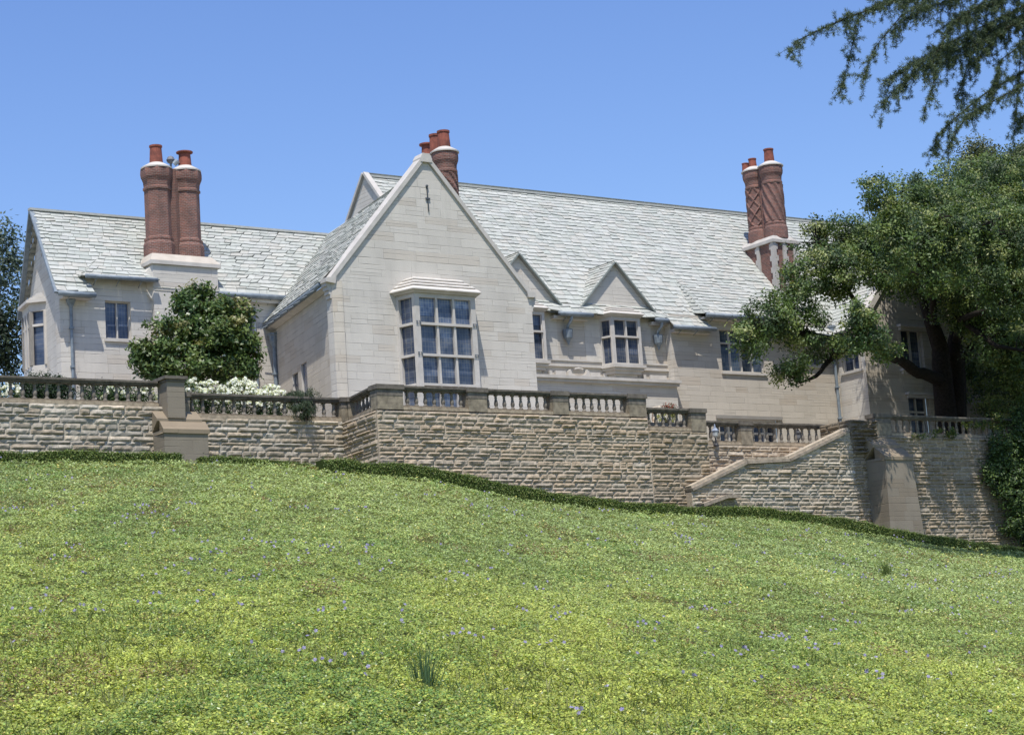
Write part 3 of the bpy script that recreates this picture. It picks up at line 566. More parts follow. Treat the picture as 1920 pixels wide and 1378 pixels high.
# middle: behind the front gable
zig = lambda a, z: .05*(abs(((a*8/(2*math.pi)+(z*2.2)) % 1)-.5)*2 > .55)
mc = [(48.2, 72.3), (48.5, 73.45), (48.8, 74.6)]
b = MB(); b.box(47.5, 49.5, 71.7, 75.3, 16, 20.4); cm = b.build('chimney', M['brick'], H); cm['label'] = 'chimney with three red pots rising behind the front gable'
stack(cm, mc, .5, 20.3, 24.6, relief=[zig, zig, zig]); cap(cm, mc, .53, 24.55, .28); pot(cm, 48.2, 72.3, 24.72, .31, .9); pot(cm, 48.5, 73.45, 24.75, .31, 1.05, False); pot(cm, 48.75, 74.6, 24.75, .28, .95, True)
# right: twisted and diamond patterned shafts on a banded base
spi = lambda a, z: .085*max(0, 1-abs(((a*9/(2*math.pi)+z*1.15) % 1)-.5)*3.2)
dia = lambda a, z: .075*max(0, 1-min(abs(((a*6/(2*math.pi)+z*1.3) % 1)-.5), abs(((a*6/(2*math.pi)-z*1.3) % 1)-.5))*7)
rc = [(69.98, 74.05), (69.85, 75.2)]
b = MB()
for P0, P1 in (((69.15, 75.9), (69.15, 73.5)), ((69.15, 73.5), (70.75, 73.5)), ((70.75, 73.5), (70.75, 75.9))):
    L = math.dist(P0, P1); b.add([(*P0, 17.4), (*P1, 17.4), (*P1, 22.3), (*P0, 22.3)], [(0,1,2,3)], (.9,)*3, [[(0, 0), (L, 0), (L, 4.9), (0, 4.9)]])
cr = b.build('chimney', M['brick'], H); cr['label'] = 'chimney with one spiral and one diamond patterned brick shaft on a banded base'
b = MB(); qs = [(69.15, 73.5), (69.15, 74.6), (69.15, 75.7), (69.85, 73.5), (70.6, 73.5)]
for i, (x, y) in enumerate(qs):
    b.box(x-.07-.006*i, x+.15, y-.07-.006*i, y+.15, 17.4, 22.3, (.85,)*3)
    for k in range(8): b.box(x-.06-.005*i, x+.26, y-.06-.005*i, y+.26, 17.6+k*.62, 17.88+k*.62, (.85,)*3)
b.build('quoin', M['trim'], cr)
b = MB(); b.box(69.02, 70.88, 73.36, 76.0, 22.302, 22.46, (.88,)*3); b.prism([(69.08, 73.42, 22.462), (70.82, 73.42, 22.462), (70.6, 73.6, 22.7), (69.3, 73.6, 22.7)], (0, 2.4, 0), (.88,)*3); b.build('weathering', M['trim'], cr)
stack(cr, rc, .51, 22.6, 26.6, relief=[spi, dia]); cap(cr, rc, .54, 26.55, .28)
pot(cr, 69.95, 74.05, 26.72, .28, .82); pot(cr, 69.8, 75.2, 26.7, .23, .6); pot(cr, 69.55, 75.5, 26.6, .2, .5)

# ------------------------------------------------------------------ rock faced retaining walls
def rockwall(mb, O, U, L, ztop, zbot, base=(.36, .30, .22), var=.16, proud=.075, pale=0.0, row0=(.10, .225), top_rows=0):
    """ztop: number or function of u; stones laid in courses of uneven height, each face quarry-broken"""
    O = np.array([O[0], O[1], 0.0]); U = nrm(np.array([U[0], U[1], 0.0])); OUT = np.array([U[1], -U[0], 0.0]); zf = ztop if callable(ztop) else (lambda u: ztop)
    us = np.linspace(0, L, 60); zmax = max(zf(u) for u in us); z = zmax; wide = False
    mort = tuple(min(1, q*1.5+.07) for q in base)
    pu = [u for u in us]; 
    for a, c in zip(pu[:-1], pu[1:]): OM = O+OUT*.011; mb.add([OM+U*a+np.array([0, 0, zbot]), OM+U*c+np.array([0, 0, zbot]), OM+U*c+np.array([0, 0, zf(c)]), OM+U*a+np.array([0, 0, zf(a)])], [(0,1,2,3)], mort)
    while z > zbot:
        h = random.uniform(row0[1]*.7, row0[1]) if wide else random.uniform(row0[0], row0[0]*1.6); wide = random.random() < .62 if not wide else random.random() < .3
        u = -random.uniform(0, .4); z1, z0 = z, z-h
        while u < L:
            wd = random.uniform(.28, .95)*(1.0 if h > .2 else 1.4); a, c = max(u, 0)+.011, min(u+wd, L)-.011; u += wd
            if c-a < .05 or z0 > zf((a+c)/2)-.05: continue
            nu, nv = max(2, int((c-a)/.075)), max(2, int(h/.05)); s, t = np.meshgrid(np.linspace(a, c, nu+1), np.linspace(z0+.01, z1-.01, nv+1), indexing='ij')
            t = np.minimum(t, np.array([[zf(x) for x in s[:, 0]]]).T-.005)
            ed = np.minimum(np.minimum(s-a, c-s)/.07, np.minimum(t-z0, z1-t)/.045); ed = np.clip(ed, 0, 1)**.6
            wx, wy = O[0]+U[0]*s+3.1*O[1], t
            n1 = np.abs(noise3(wx*3.1, wy*5, 0, 3)-.5)*2; n2 = noise3(wx*8, wy*12, 0, 8); n3 = noise3(wx*1.2, wy*2, 0, 15)
            amp = proud*random.uniform(.65, 1.3); d = .012+ed*amp*(.3+.75*n1+.5*(n2-.3)+.25*n3)
            d += ed*amp*(.55*((t-z0)/max(h, .01)-.4)*random.uniform(-1.3, .7)+.5*(noise3(wx*2.2+5, wy*3, 0, 25)-.5))
            P = O+U*s[..., None]+OUT*d[..., None]; P[..., 2] = t
            k = random.uniform(1-var, 1+var); hu = random.uniform(-.05, .05); pl = random.random() < pale
            cl = np.array(base)*k*np.array([1+hu, 1, 1-hu*1.3]); cl = cl*1.25+.06 if pl else cl; cl = tuple(cl)
            vs = P.reshape(-1, 3); f = [(i*(nv+1)+j, (i+1)*(nv+1)+j, (i+1)*(nv+1)+j+1, i*(nv+1)+j+1) for i in range(nu) for j in range(nv)]
            mb.add(vs, f, cl)
        z = z0
    return mb
WARM, GREY, BROWN = (.45, .385, .305), (.43, .39, .325), (.36, .305, .235)
# left wall, set back
LW = empty('retaining_wall', 'pale rock faced retaining wall on the left with one sloped buttress', 'wall')
b = MB(); rockwall(b, (12, 64), (1, 0), 17.9, 11.02, 8.2, GREY, pale=.12); rockwall(b, (29.9, 64), (1, 0), 7.4, 10.66, 8.2, GREY, pale=.12); b.box(12, 37.3, 64.03, 64.44, 8.0, 10.6, GREY); b.build('masonry', M['rock'], LW)
def buttress(parent, x0, x1, Y, zt, zl, proj, zb, flare=0.0, name='buttress'):
    b = MB(); y = Y-proj; xm = (x1-x0)*.05
    b.add([(x0-.0, Y, zb), (x0-flare, y-flare*.4, zb), (x1+flare, y-flare*.4, zb), (x1, Y, zb), (x0, Y, zl), (x0, y, zl), (x1, y, zl), (x1, Y, zl)], [(0,4,5,1), (1,5,6,2), (2,6,7,3), (4,7,6,5)])
    lip = .05
    b.prism([(x0-lip, y-lip, zl-.13), (x0-lip, y-lip, zl+.02), (x0+xm, Y-proj*.42, zl+(zt-zl)*.58), (x0+xm, Y-proj*.42, zl+.0), (x0, Y, zl-.1)], (x1-x0+lip*2-xm*0, 0, 0), (1.02, .95, .85))
    b.prism([(x0-.02, Y-proj*.46, zl+(zt-zl)*.56), (x0-.02, Y-proj*.46, zl+(zt-zl)*.68), (x0-.02, Y+.0, zt+.12), (x0-.02, Y, zl)], (x1-x0+.06, 0, 0), (1.08, 1.02, .93))
    return b.build(name, M['dress'], parent)
buttress(LW, 29.42, 31.12, 63.98, 10.75, 10.05, .95, 8.4)
# projecting front wall with its short return
FWL = empty('retaining_wall', 'tall brown rock faced retaining wall under the projecting terrace, with its corner', 'wall')
b = MB(); rockwall(b, (36.95, 61), (1, 0), 12.7, 10.62, 5.8, WARM); rockwall(b, (37.3, 64.2), (-.35, -3.2), 3.22, 10.615, 6.5, WARM); rockwall(b, (49.65, 61.0), (1, 0), 3.1, 10.12, 5.6, BROWN)
b.box(37.0, 49.6, 61.03, 61.45, 5.8, 10.55, WARM); b.box(49.7, 52.7, 61.03, 61.45, 5.6, 10.1, BROWN); b.add([(52.75, 61, 5.6), (52.75, 62.6, 5.6), (52.75, 62.6, 10.1), (52.75, 61, 10.1)], [(0,1,2,3)], BROWN); b.build('masonry', M['rock'], FWL)
# wall behind the stair
BW = empty('retaining_wall', 'low rock faced wall behind the garden stair, under the lowest balustrade', 'wall')
b = MB(); rockwall(b, (52.8, 62.5), (1, 0), 9.4, 9.82, 5.5, WARM); b.box(52.8, 62.2, 62.53, 62.98, 5.5, 9.8, WARM); b.build('masonry', M['rock'], BW)
# stair wall, its raking coping and the steps behind it
SW = empty('stair_wall', 'pale rock faced wall with a raking stone coping climbing to the right', 'wall')
SP = [(51.3, 7.62), (54.35, 8.75), (56.75, 8.88), (60.4, 10.2)]
def stz(u): return float(np.interp(u+51.3, [p[0] for p in SP], [p[1] for p in SP]))-.02
b = MB(); rockwall(b, (51.3, 60.6), (1, 0), 9.3, stz, 5.3, (.43, .385, .315), pale=.15); b.prism([(51.3, 60.63, 5.3)]+[(x, 60.63, z-.03) for x, z in SP]+[(60.6, 60.63, 5.3)], (0, .32, 0), WARM); b.build('masonry', M['rock'], SW)
b = MB()
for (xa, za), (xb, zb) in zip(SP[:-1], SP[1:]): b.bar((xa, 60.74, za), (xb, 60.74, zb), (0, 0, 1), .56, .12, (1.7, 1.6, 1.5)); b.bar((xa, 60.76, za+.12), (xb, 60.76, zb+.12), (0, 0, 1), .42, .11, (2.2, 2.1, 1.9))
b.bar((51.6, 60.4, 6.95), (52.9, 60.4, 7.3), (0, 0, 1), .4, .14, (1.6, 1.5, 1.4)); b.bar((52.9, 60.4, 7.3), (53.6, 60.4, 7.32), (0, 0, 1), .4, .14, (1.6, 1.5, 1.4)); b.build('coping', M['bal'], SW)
b = MB()
for k in range(22):
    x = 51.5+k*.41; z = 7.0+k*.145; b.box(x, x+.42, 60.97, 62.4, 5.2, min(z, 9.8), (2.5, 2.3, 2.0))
b.build('step', M['bal'], SW)
b = MB(); rockwall(b, (60.5, 60.55), (1, 0), 1.55, 10.75, 9.4, (.2, .17, .13), proud=.2); rockwall(b, (60.5, 62.4), (0, -1), 1.85, 10.75, 9.4, (.2, .17, .13)); b.box(60.52, 62.05, 60.58, 62.4, 9.0, 10.74, (.2, .17, .13)); b.build('rubble_pier', M['rock'], SW)
# right wall with its tall buttress
RW = empty('retaining_wall', 'tall rock faced retaining wall on the right with a tall buttress, streaked by tree shade', 'wall')
b = MB(); rockwall(b, (60.5, 60.6), (1, 0), 19.5, 10.1, 3.6, (.37, .32, .25)); b.box(60.6, 80, 60.63, 61.18, 3.6, 10.08, WARM); b.build('masonry', M['rock'], RW)
buttress(RW, 61.25, 62.85, 60.58, 9.9, 8.98, 1.2, 4.2, .3)

# ------------------------------------------------------------------ balustrades
bprof = [(.085, 0), (.085, .06), (.055, .08), (.05, .1), (.075, .16), (.082, .22), (.07, .3), (.048, .42), (.045, .46), (.06, .475), (.06, .5), (.045, .515), (.055, .56), (.08, .565), (.08, .62)]
_bm = MB(); _bm.lathe((0, 0, 0), bprof, 10); BAL0 = _bm.build('baluster', M['bal'], None, True)
first_bal = [True]
def balustrade(label, A, B, zt, zb, piers=(), gap=.41, pdep=.5, group=None, rail_w=.42, ptop=.0):
    A, B = np.array(A, float), np.array(B, float); L = np.linalg.norm(B-A); d = (B-A)/L; n = np.array([-d[1], d[0]])
    root = empty('balustrade', label, 'balustrade', 'stone balustrades along the terrace edge')
    P = lambda u, o, z: (A[0]+d[0]*u+n[0]*o, A[1]+d[1]*u+n[1]*o, z)
    def slab(mb, u0, u1, w, z0, z1, t=(1,1,1)): mb.prism([P(u0, -w/2, z0), P(u1, -w/2, z0), P(u1, w/2, z0), P(u0, w/2, z0)], (0, 0, z1-z0), t)
    b = MB(); slab(b, 0, L, rail_w, zt-.075, zt, (.8,)*3); slab(b, 0, L, rail_w-.08, zt-.13, zt-.0752, (.75,)*3); slab(b, 0, L, rail_w-.18, zt-.18, zt-.1302, (.75,)*3); b.build('rail', M['bal'], root)
    b = MB(); slab(b, 0, L, .44, zb-.06, zb+.05, (2.0, 1.85, 1.6)); slab(b, 0, L, .34, zb+.0502, zb+.11, (1.3, 1.2, 1.05)); b.build('plinth', M['bal'], root)
    hb = zt-.18-(zb+.11)
    for (u0, u1) in piers:
        b = MB(); slab(b, u0, u1, pdep, zb-.06, zt-.16, (1.35, 1.3, 1.15)); slab(b, u0-.05, u1+.05, pdep+.12, zt-.162, zt+.012, (.78,)*3); slab(b, u0-.008, u1+.008, pdep+.02, zt-.4, zt-.163, (.9,)*3); b.build('pier', M['bal'], root)
    st = sorted([(0, 0)]+[tuple(p) for p in piers]+[(L, L)])
    for (a0, a1), (b0, b1) in zip(st[:-1], st[1:]):
        w_ = b0-a1
        if w_ < .25: continue
        k = max(1, round(w_/gap))
        for i in range(k):
            u = a1+w_*(i+.5)/k
            if first_bal[0]: o = BAL0; first_bal[0] = False
            else: o = BAL0.copy(); C.objects.link(o)
            o.parent = root; q = P(u, 0, zb+.11); o.location = q; o.scale = (1, 1, hb/.62); o.rotation_euler = (0, 0, random.uniform(0, 6))
    return root
balustrade('highest stone balustrade on the far left, with dark shrubs behind it', (12, 64.2), (29.7, 64.2), 11.95, 11.08, [], .435)
b2 = balustrade('stone balustrade with white roses behind it, left of the gable', (30.45, 64.2), (37.75, 64.2), 11.57, 10.72, [(0.0, .45), (6.75, 7.35)], .42)
balustrade('short stone balustrade returning towards the house at the terrace corner', (37.72, 64.0), (37.2, 61.35), 11.565, 10.7, [(0, .2)], .4)
balustrade('stone balustrade in front of the tall bay window on the projecting terrace', (37.05, 61.2), (49.62, 61.2), 11.57, 10.72, [(-.05, 1.05), (3.95, 4.8), (7.9, 8.65), (11.68, 12.55)], .40)
balustrade('short lower stone balustrade one step down, right of the projecting terrace', (49.7, 61.2), (52.72, 61.2), 11.07, 10.2, [(2.2, 3.0)], .40)
balustrade('lowest stone balustrade behind the garden stair', (52.9, 62.7), (62.0, 62.7), 10.86, 9.9, [(3.0, 3.65)], .41)
balustrade('stone balustrade above the right wall in front of the big tree', (62.1, 60.85), (80, 60.85), 11.06, 10.18, [(0, .95)], .42)
# tall pier standing on the left buttress
gp = empty('stone_pier', 'square stone pier standing on the left buttress between two balustrades', 'pier')
b = MB(); b.box(29.82, 30.5, 63.5, 64.3, 10.55, 11.98); b.build('shaft', M['dress'], gp); b = MB(); b.box(29.7, 30.6, 63.4, 64.4, 11.95, 12.06, (.8,)*3); b.box(29.78, 30.54, 63.46, 64.34, 11.86, 11.948, (.8,)*3); b.build('capstone', M['bal'], gp)
# raking balustrade of an inner flight of steps, seen through the front balusters
rk = empty('stair_balustrade', 'pale raking stone balustrade climbing to the right behind the front balusters', 'balustrade')
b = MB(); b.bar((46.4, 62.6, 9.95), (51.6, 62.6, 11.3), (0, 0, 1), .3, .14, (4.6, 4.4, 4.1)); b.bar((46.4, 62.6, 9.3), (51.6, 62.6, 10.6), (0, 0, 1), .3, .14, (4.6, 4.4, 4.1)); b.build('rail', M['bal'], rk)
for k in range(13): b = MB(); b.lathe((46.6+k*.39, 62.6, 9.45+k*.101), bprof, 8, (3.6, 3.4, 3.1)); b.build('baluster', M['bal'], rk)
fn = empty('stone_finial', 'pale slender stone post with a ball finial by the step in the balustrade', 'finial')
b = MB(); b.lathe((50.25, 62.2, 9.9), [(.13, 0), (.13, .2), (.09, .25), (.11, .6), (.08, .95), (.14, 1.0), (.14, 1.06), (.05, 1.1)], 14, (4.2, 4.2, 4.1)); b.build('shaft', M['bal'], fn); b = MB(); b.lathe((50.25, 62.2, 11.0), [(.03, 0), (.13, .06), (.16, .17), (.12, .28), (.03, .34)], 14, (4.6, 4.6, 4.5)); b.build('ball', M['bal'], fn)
def lantern(label, x, y, zb, zl, milky):
    r = empty('lantern', label, 'lantern', 'lanterns by the garden stair')
    b = MB(); b.tube([(x, y, zb), (x, y, zl)], .035, 8); b.lathe((x, y, zb), [(.12, 0), (.12, .05), (.05, .12)], 10); b.build('post', M['iron'], r)
    b = MB(); b.lathe((x, y, zl), [(.05, 0), (.11, .08), (.13, .27), (.11, .28)], 8, (.8, .8, .8) if milky else (.35, .35, .38)); b.build('glass', M['milk'], r)
    b = MB(); b.lathe((x, y, zl+.28), [(.155, 0), (.155, .025), (.09, .12), (.055, .14), (.07, .18), (.03, .2), (.03, .26), (.008, .32)], 8, (7, 8, 9) if milky else (1, 1, 1)); b.build('roof', M['iron'], r)
    b = MB()
    for k in range(8): a = k*math.pi/4; b.bar((x+.05*math.cos(a), y+.05*math.sin(a), zl), (x+.135*math.cos(a), y+.135*math.sin(a), zl+.27), (0, 0, 1), .014, .014)
    b.build('cage', M['iron'], r)
lantern('pale milky lantern at the left end of the lowest balustrade', *at(1340, 800, 62.3)[:2], 9.75, 10.1, True); lantern('dark pointed lantern in the middle of the lowest balustrade', *at(1495, 800, 63.6)[:2], 9.85, 10.3, False)

# ------------------------------------------------------------------ vegetation
def px_m(px, py, Y): return FPX/float(at(px, py, Y)@FW)               # photo pixels per metre there
def blob(px, py, rx, ry, Y, depth=.9):
    c = at(px, py, Y); s = px_m(px, py, Y); return c, np.array([rx/s, rx/s*depth, ry/s])
def pick(cols, n, p=None):
    cols = np.array(cols); return cols[rng.choice(len(cols), n, p=p)]*rng.uniform(.78, 1.22, (n, 1))
def clumps(c, r, n, per, sig, shell=.45):
    """twig ends through an ellipsoid, denser to the outside; returns leaf points and outward directions"""
    d = rng.normal(size=(n, 3)); d /= np.linalg.norm(d, axis=1)[:, None]; q = rng.uniform(shell**3, 1, n)**(1/3)
    wob = .78+.5*noise3(d[:, 0]*2.2+c[0], d[:, 1]*2.2+c[1], d[:, 2]*2.2+c[2], 4)
    cc = c+d*r*(q*wob)[:, None]; k = rng.poisson(per, n); idx = np.repeat(np.arange(n), k)
    P = cc[idx]+rng.normal(size=(len(idx), 3))*sig*np.array([1, 1, .75]); N = d[idx]*.8+rng.normal(size=(len(idx), 3))*.75+np.array([-.1, -.2, .55])
    return cc, idx, P, N
def limb_tree(root, limbs, seg=10):
    b = MB()
    for pts, rads in limbs:
        p = [np.asarray(q, float) for q in pts]; out = []; rr = []
        for i in range(len(p)-1):
            for t in np.linspace(0, 1, 5)[:-1] if i < len(p)-2 else np.linspace(0, 1, 5):
                w_ = noise3(p[i][0]*3+t*4, p[i][2]*3+t*4, i, 2)-.5; out.append(p[i]*(1-t)+p[i+1]*t+np.array([w_, w_*.7, -w_*.4])*rads[i]*1.0); rr.append(rads[i]*(1-t)+rads[i+1]*t)
        b.tube(out, rr, seg)
    return b
def twigs(mb, limbs, ends, r=.025, frac=1.0):
    L = np.concatenate([np.array(p) for p, _ in [( [np.asarray(a)*(1-t)+np.asarray(c)*t for a, c in zip(l[0][:-1], l[0][1:]) for t in (0, .25, .5, .75)]+[l[0][-1]], 0) for l in limbs]])
    for e in ends:
        if random.random() > frac: continue
        k = np.argmin(((L-e)**2).sum(1)+np.maximum(0, L[:, 2]-e[2])*2); s = L[k]
        if np.linalg.norm(s-e) > 1.6: continue
        m = (s+e)/2+np.array([random.uniform(-.2, .2), random.uniform(-.2, .2), random.uniform(0, .35)]); mb.tube([s, m, e], [r*1.7, r, r*.4], 5)
def foliage_tree(name, label, cat, limbs, blobs, density, per, sig, leaf, cols, mat, group=None, colp=None, shell=.45, twig=.6):
    root = empty(name, label, cat, group); tb = limb_tree(root, limbs); Ps, Ns, Ts, Ends = [], [], [], []
    for c, r in blobs:
        n = max(3, int(density*(r[0]*r[2])**.5*(r[0]*r[2])**.5*1.0)); cc, idx, P, N = clumps(c, r, n, per, sig, shell)
        base = pick(cols, n, colp)[idx]*rng.uniform(.8, 1.25, (len(idx), 1)); Ps.append(P); Ns.append(N); Ts.append(base); Ends += list(cc[:: 2])
    twigs(tb, limbs, Ends, .022, twig); tb.build('trunk', M['bark'], root, True)
    P, N, T = np.concatenate(Ps), np.concatenate(Ns), np.concatenate(Ts)
    quads('crown', leaf_quads(P, N, leaf*rng.uniform(.7, 1.25, len(P)), leaf*.5*rng.uniform(.8, 1.2, len(P))), M[mat], T, root)
    return root
GRN = [(.07, .115, .034), (.046, .076, .028), (.105, .16, .044), (.165, .21, .062), (.056, .09, .04), (.25, .275, .105)]
# the spreading tree on the right
A_ = lambda px, py, Y: at(px, py, Y)
base = np.array([72.0, 65.6, 9.8])
limbs = [([base, A_(1768, 720, 65.6), A_(1762, 650, 65.6), A_(1735, 570, 65.6), A_(1700, 480, 65.8), A_(1690, 400, 66)], [.62, .5, .42, .3, .2, .08]),
         ([base+np.array([.5, 0, 0]), A_(1796, 720, 65.7), A_(1790, 640, 65.8), A_(1815, 540, 66), A_(1840, 440, 66.3), A_(1850, 370, 66.5)], [.55, .42, .36, .28, .18, .06]),
         ([A_(1765, 715, 65.6), A_(1720, 697, 65.2), A_(1680, 672, 64.8), A_(1640, 655, 64.6), A_(1596, 645, 64.3), A_(1560, 670, 64.1), A_(1530, 705, 64), A_(1500, 718, 63.8)], [.34, .27, .24, .2, .17, .13, .09, .04]),
         ([A_(1650, 660, 64.6), A_(1640, 620, 64.4), A_(1600, 560, 64.2), A_(1560, 500, 64.2), A_(1530, 440, 64.3)], [.16, .13, .11, .08, .04]),
         ([A_(1600, 648, 64.3), A_(1540, 630, 64), A_(1470, 620, 63.8), A_(1410, 640, 63.6)], [.12, .1, .07, .03]),
         ([A_(1795, 690, 65.8), A_(1830, 640, 65.5), A_(1880, 650, 65.2), A_(1900, 720, 64.8)], [.24, .18, .13, .06]),
         ([A_(1800, 610, 65.9), A_(1880, 520, 66), A_(1940, 440, 66.2)], [.25, .16, .07]),
         ([A_(1792, 640, 65.8), A_(1800, 600, 62.5), A_(1840, 585, 59.5), A_(1900, 560, 58)], [.2, .16, .12, .05]), ([A_(1800, 600, 62.5), A_(1870, 650, 59.5), A_(1940, 660, 58)], [.14, .1, .05]), ([A_(1750, 610, 65.5), A_(1748, 540, 61.5), A_(1735, 480, 58), A_(1760, 410, 56.9)], [.18, .13, .08, .03]), ([A_(1748, 540, 61.5), A_(1700, 460, 57.5)], [.1, .04]), ([A_(1815, 560, 66), A_(1830, 500, 61), A_(1860, 420, 57)], [.18, .12, .04]),
         ([A_(1690, 678, 65), A_(1660, 660, 61.5), A_(1628, 640, 58.8), A_(1612, 600, 58.4)], [.15, .11, .07, .03]),
         ([A_(1850, 650, 65.4), A_(1920, 620, 65), A_(1990, 640, 64.5)], [.16, .12, .06])]
bl = [(1690,385,62,55,65.6),(1760,365,75,50,66.2),(1850,345,85,55,66.6),(1930,370,85,70,66.6),(1642,358,28,30,65.4),(1700,450,80,60,63.2),(1800,440,100,70,62.5),(1905,470,100,80,62.5),(1745,512,74,52,62),(1760,400,60,50,64),(1860,400,70,55,64),(1682,450,34,78,57),(1742,470,30,80,57.5),(1794,455,24,85,57.2),(1848,500,32,95,57.6),(1906,500,34,115,57.6),(1765,430,70,55,63.4),(1810,510,60,42,64),
  (1850,565,95,65,61.5),(1945,560,85,85,60.5),(1668,505,42,36,63.8),(1572,455,60,38,64.3),(1530,505,60,48,64.0),(1495,560,44,40,63.8),(1600,505,40,34,62),(1500,622,60,36,63.8),(1440,600,48,42,63.5),
  (1405,640,30,42,63.4),(1560,655,45,22,63.8),(1480,692,38,28,63.7),(1624,632,40,44,58.5),(1612,596,34,34,58.3),(1658,652,26,26,60),(1885,650,70,42,60.5),(1940,660,70,70,59.5),(1835,600,45,40,62),(1905,730,50,55,62.5),(1540,425,28,20,64.4),
  (1625,470,48,40,63),(1602,438,36,28,64),(1565,540,38,22,63.8),(1660,440,42,42,62),(1655,520,36,30,62),(1990,480,90,120,64),(1760,460,90,80,66.8),(1850,500,100,80,67),(1930,520,90,100,66.5),(1720,420,70,60,66.5),(1870,600,80,60,66),(1900,690,60,60,65.5),(1850,700,45,60,67.3),(1905,765,60,45,66.8),(1950,720,60,80,66.5)]
foliage_tree('spreading_tree', 'large dark spreading tree with a forked trunk, leaning over the right balustrade', 'tree', limbs, [blob(*q[:4], q[4], 1.15) for q in bl], 50, 50, .20, .165, GRN, 'leaf', None, [.22, .18, .24, .18, .1, .08], .3)
# glossy magnolia on the terrace
limbs = [([np.array([34.6, 70.2, 10.4]), A_(375, 690, 70), A_(372, 620, 70), A_(372, 545, 70)], [.16, .14, .1, .04]), ([A_(375, 690, 70), A_(310, 650, 69.6), A_(270, 640, 69.5)], [.08, .06, .03]), ([A_(374, 670, 70), A_(430, 630, 69.8), A_(470, 600, 69.8)], [.08, .06, .03])]
bl = [(372,548,22,26,70),(365,590,45,30,69.8),(325,615,45,25,69.6),(300,655,45,22,69.5),(390,640,60,45,69.5),(440,630,42,40,69.6),(455,585,26,22,69.8),(350,680,65,40,69.4),(430,690,48,35,69.4),(300,695,38,25,69.4),(268,650,20,14,69.5),(405,600,35,30,69.7),(455,660,35,40,69.4),(280,670,32,30,69.4),(345,560,25,22,69.9),(420,575,28,24,69.8)]
mg = foliage_tree('magnolia_tree', 'small dense magnolia with glossy leaves and few white flowers before the left wing', 'tree', limbs, [blob(*q[:4], q[4], 1.0) for q in bl], 85, 40, .16, .19, [(.045, .085, .02), (.07, .115, .026), (.11, .15, .036), (.17, .165, .05)], 'dleaf', None, [.35, .3, .25, .1], .3)
P = []; 
for px, py in ((352, 590), (296, 588), (335, 655), (258, 643), (441, 612), (420, 668)): P.append(at(px, py, 68.7))
def petals(name, centres, rad, n, mat, cols, parent=None):
    cc = np.repeat(np.array(centres), n, 0); d = rng.normal(size=cc.shape); d[:, 2] = np.abs(d[:, 2]); d /= np.linalg.norm(d, axis=1)[:, None]
    rr = np.broadcast_to(np.repeat(np.broadcast_to(rad, (len(centres),)), n), (len(cc),))[:, None]
    return quads(name, leaf_quads(cc+d*rr*.6, d+rng.normal(size=d.shape)*.3, rr[:, 0]*1.1, rr[:, 0]*.8), M[mat], pick(cols, len(cc)), parent)
petals('flower', P, .11, 14, 'petal', [(.8, .8, .72), (.7, .7, .62)], mg)
# white rose bushes behind the balustrades
WH = [(.82, .82, .76), (.75, .76, .70), (.85, .84, .8)]
def rose(label, px, py, Y, w, h, nf, zb):
    c = at(px, py, Y); s = px_m(px, py, Y); r = empty('rose_bush', label, 'rose bush', 'white rose bushes on the terrace')
    rx = w/s/2; zt = c[2]; hh = zt-zb; cen = np.array([c[0], c[1], zb+hh*.52])
    _, idx, P, N = clumps(cen, np.array([rx, .55, hh*.5]), int(90*rx*hh)+20, 22, .1, .2)
    quads('foliage', leaf_quads(P, N, .075, .045), M['leaf'], pick([(.05, .09, .025), (.08, .13, .04), (.035, .07, .02)], len(P)), r)
    b = MB()
    for k in range(6): b.tube([(c[0]+random.uniform(-.1, .1), c[1], zb-.1), (c[0]+random.uniform(-.8, .8)*rx, c[1]+random.uniform(-.2, .2), zb+hh*.7)], [.02, .01], 5)
    b.build('stem', M['bark'], r)
    d = rng.normal(size=(nf, 3)); d[:, 1] = -np.abs(d[:, 1]); d[:, 2] = np.abs(d[:, 2])*1.3; d /= np.linalg.norm(d, axis=1)[:, None]
    fc = cen+d*np.array([rx*1.02, .6, hh*.52])*rng.uniform(.85, 1.1, (nf, 1)); petals('blossom', fc, rng.uniform(.07, .15, nf), 10, 'petal', WH, r)
rose('white rose bush in full bloom below the left edge of the magnolia', 390, 722, 65.6, 90, 64, 110, 10.5); rose('widest white rose bush, heaped with bloom under the magnolia', 450, 718, 66.2, 100, 66, 190, 10.5)
rose('white rose bush at the right end of the white bloom beside the gutter pipe', 505, 730, 66, 80, 62, 110, 10.5); rose('sparse white rose bush beside the stone pier', 352, 712, 65.4, 40, 60, 22, 10.6)
rose('sprawling white rose bush left of the stone pier', 262, 722, 65.4, 70, 50, 26, 10.9); rose('white rose bush at the far left behind the balustrade', 10, 722, 65.4, 60, 50, 26, 10.9); rose('small pale rose bush between the two dark clipped shrubs', 205, 725, 65.5, 60, 50, 16, 10.9)
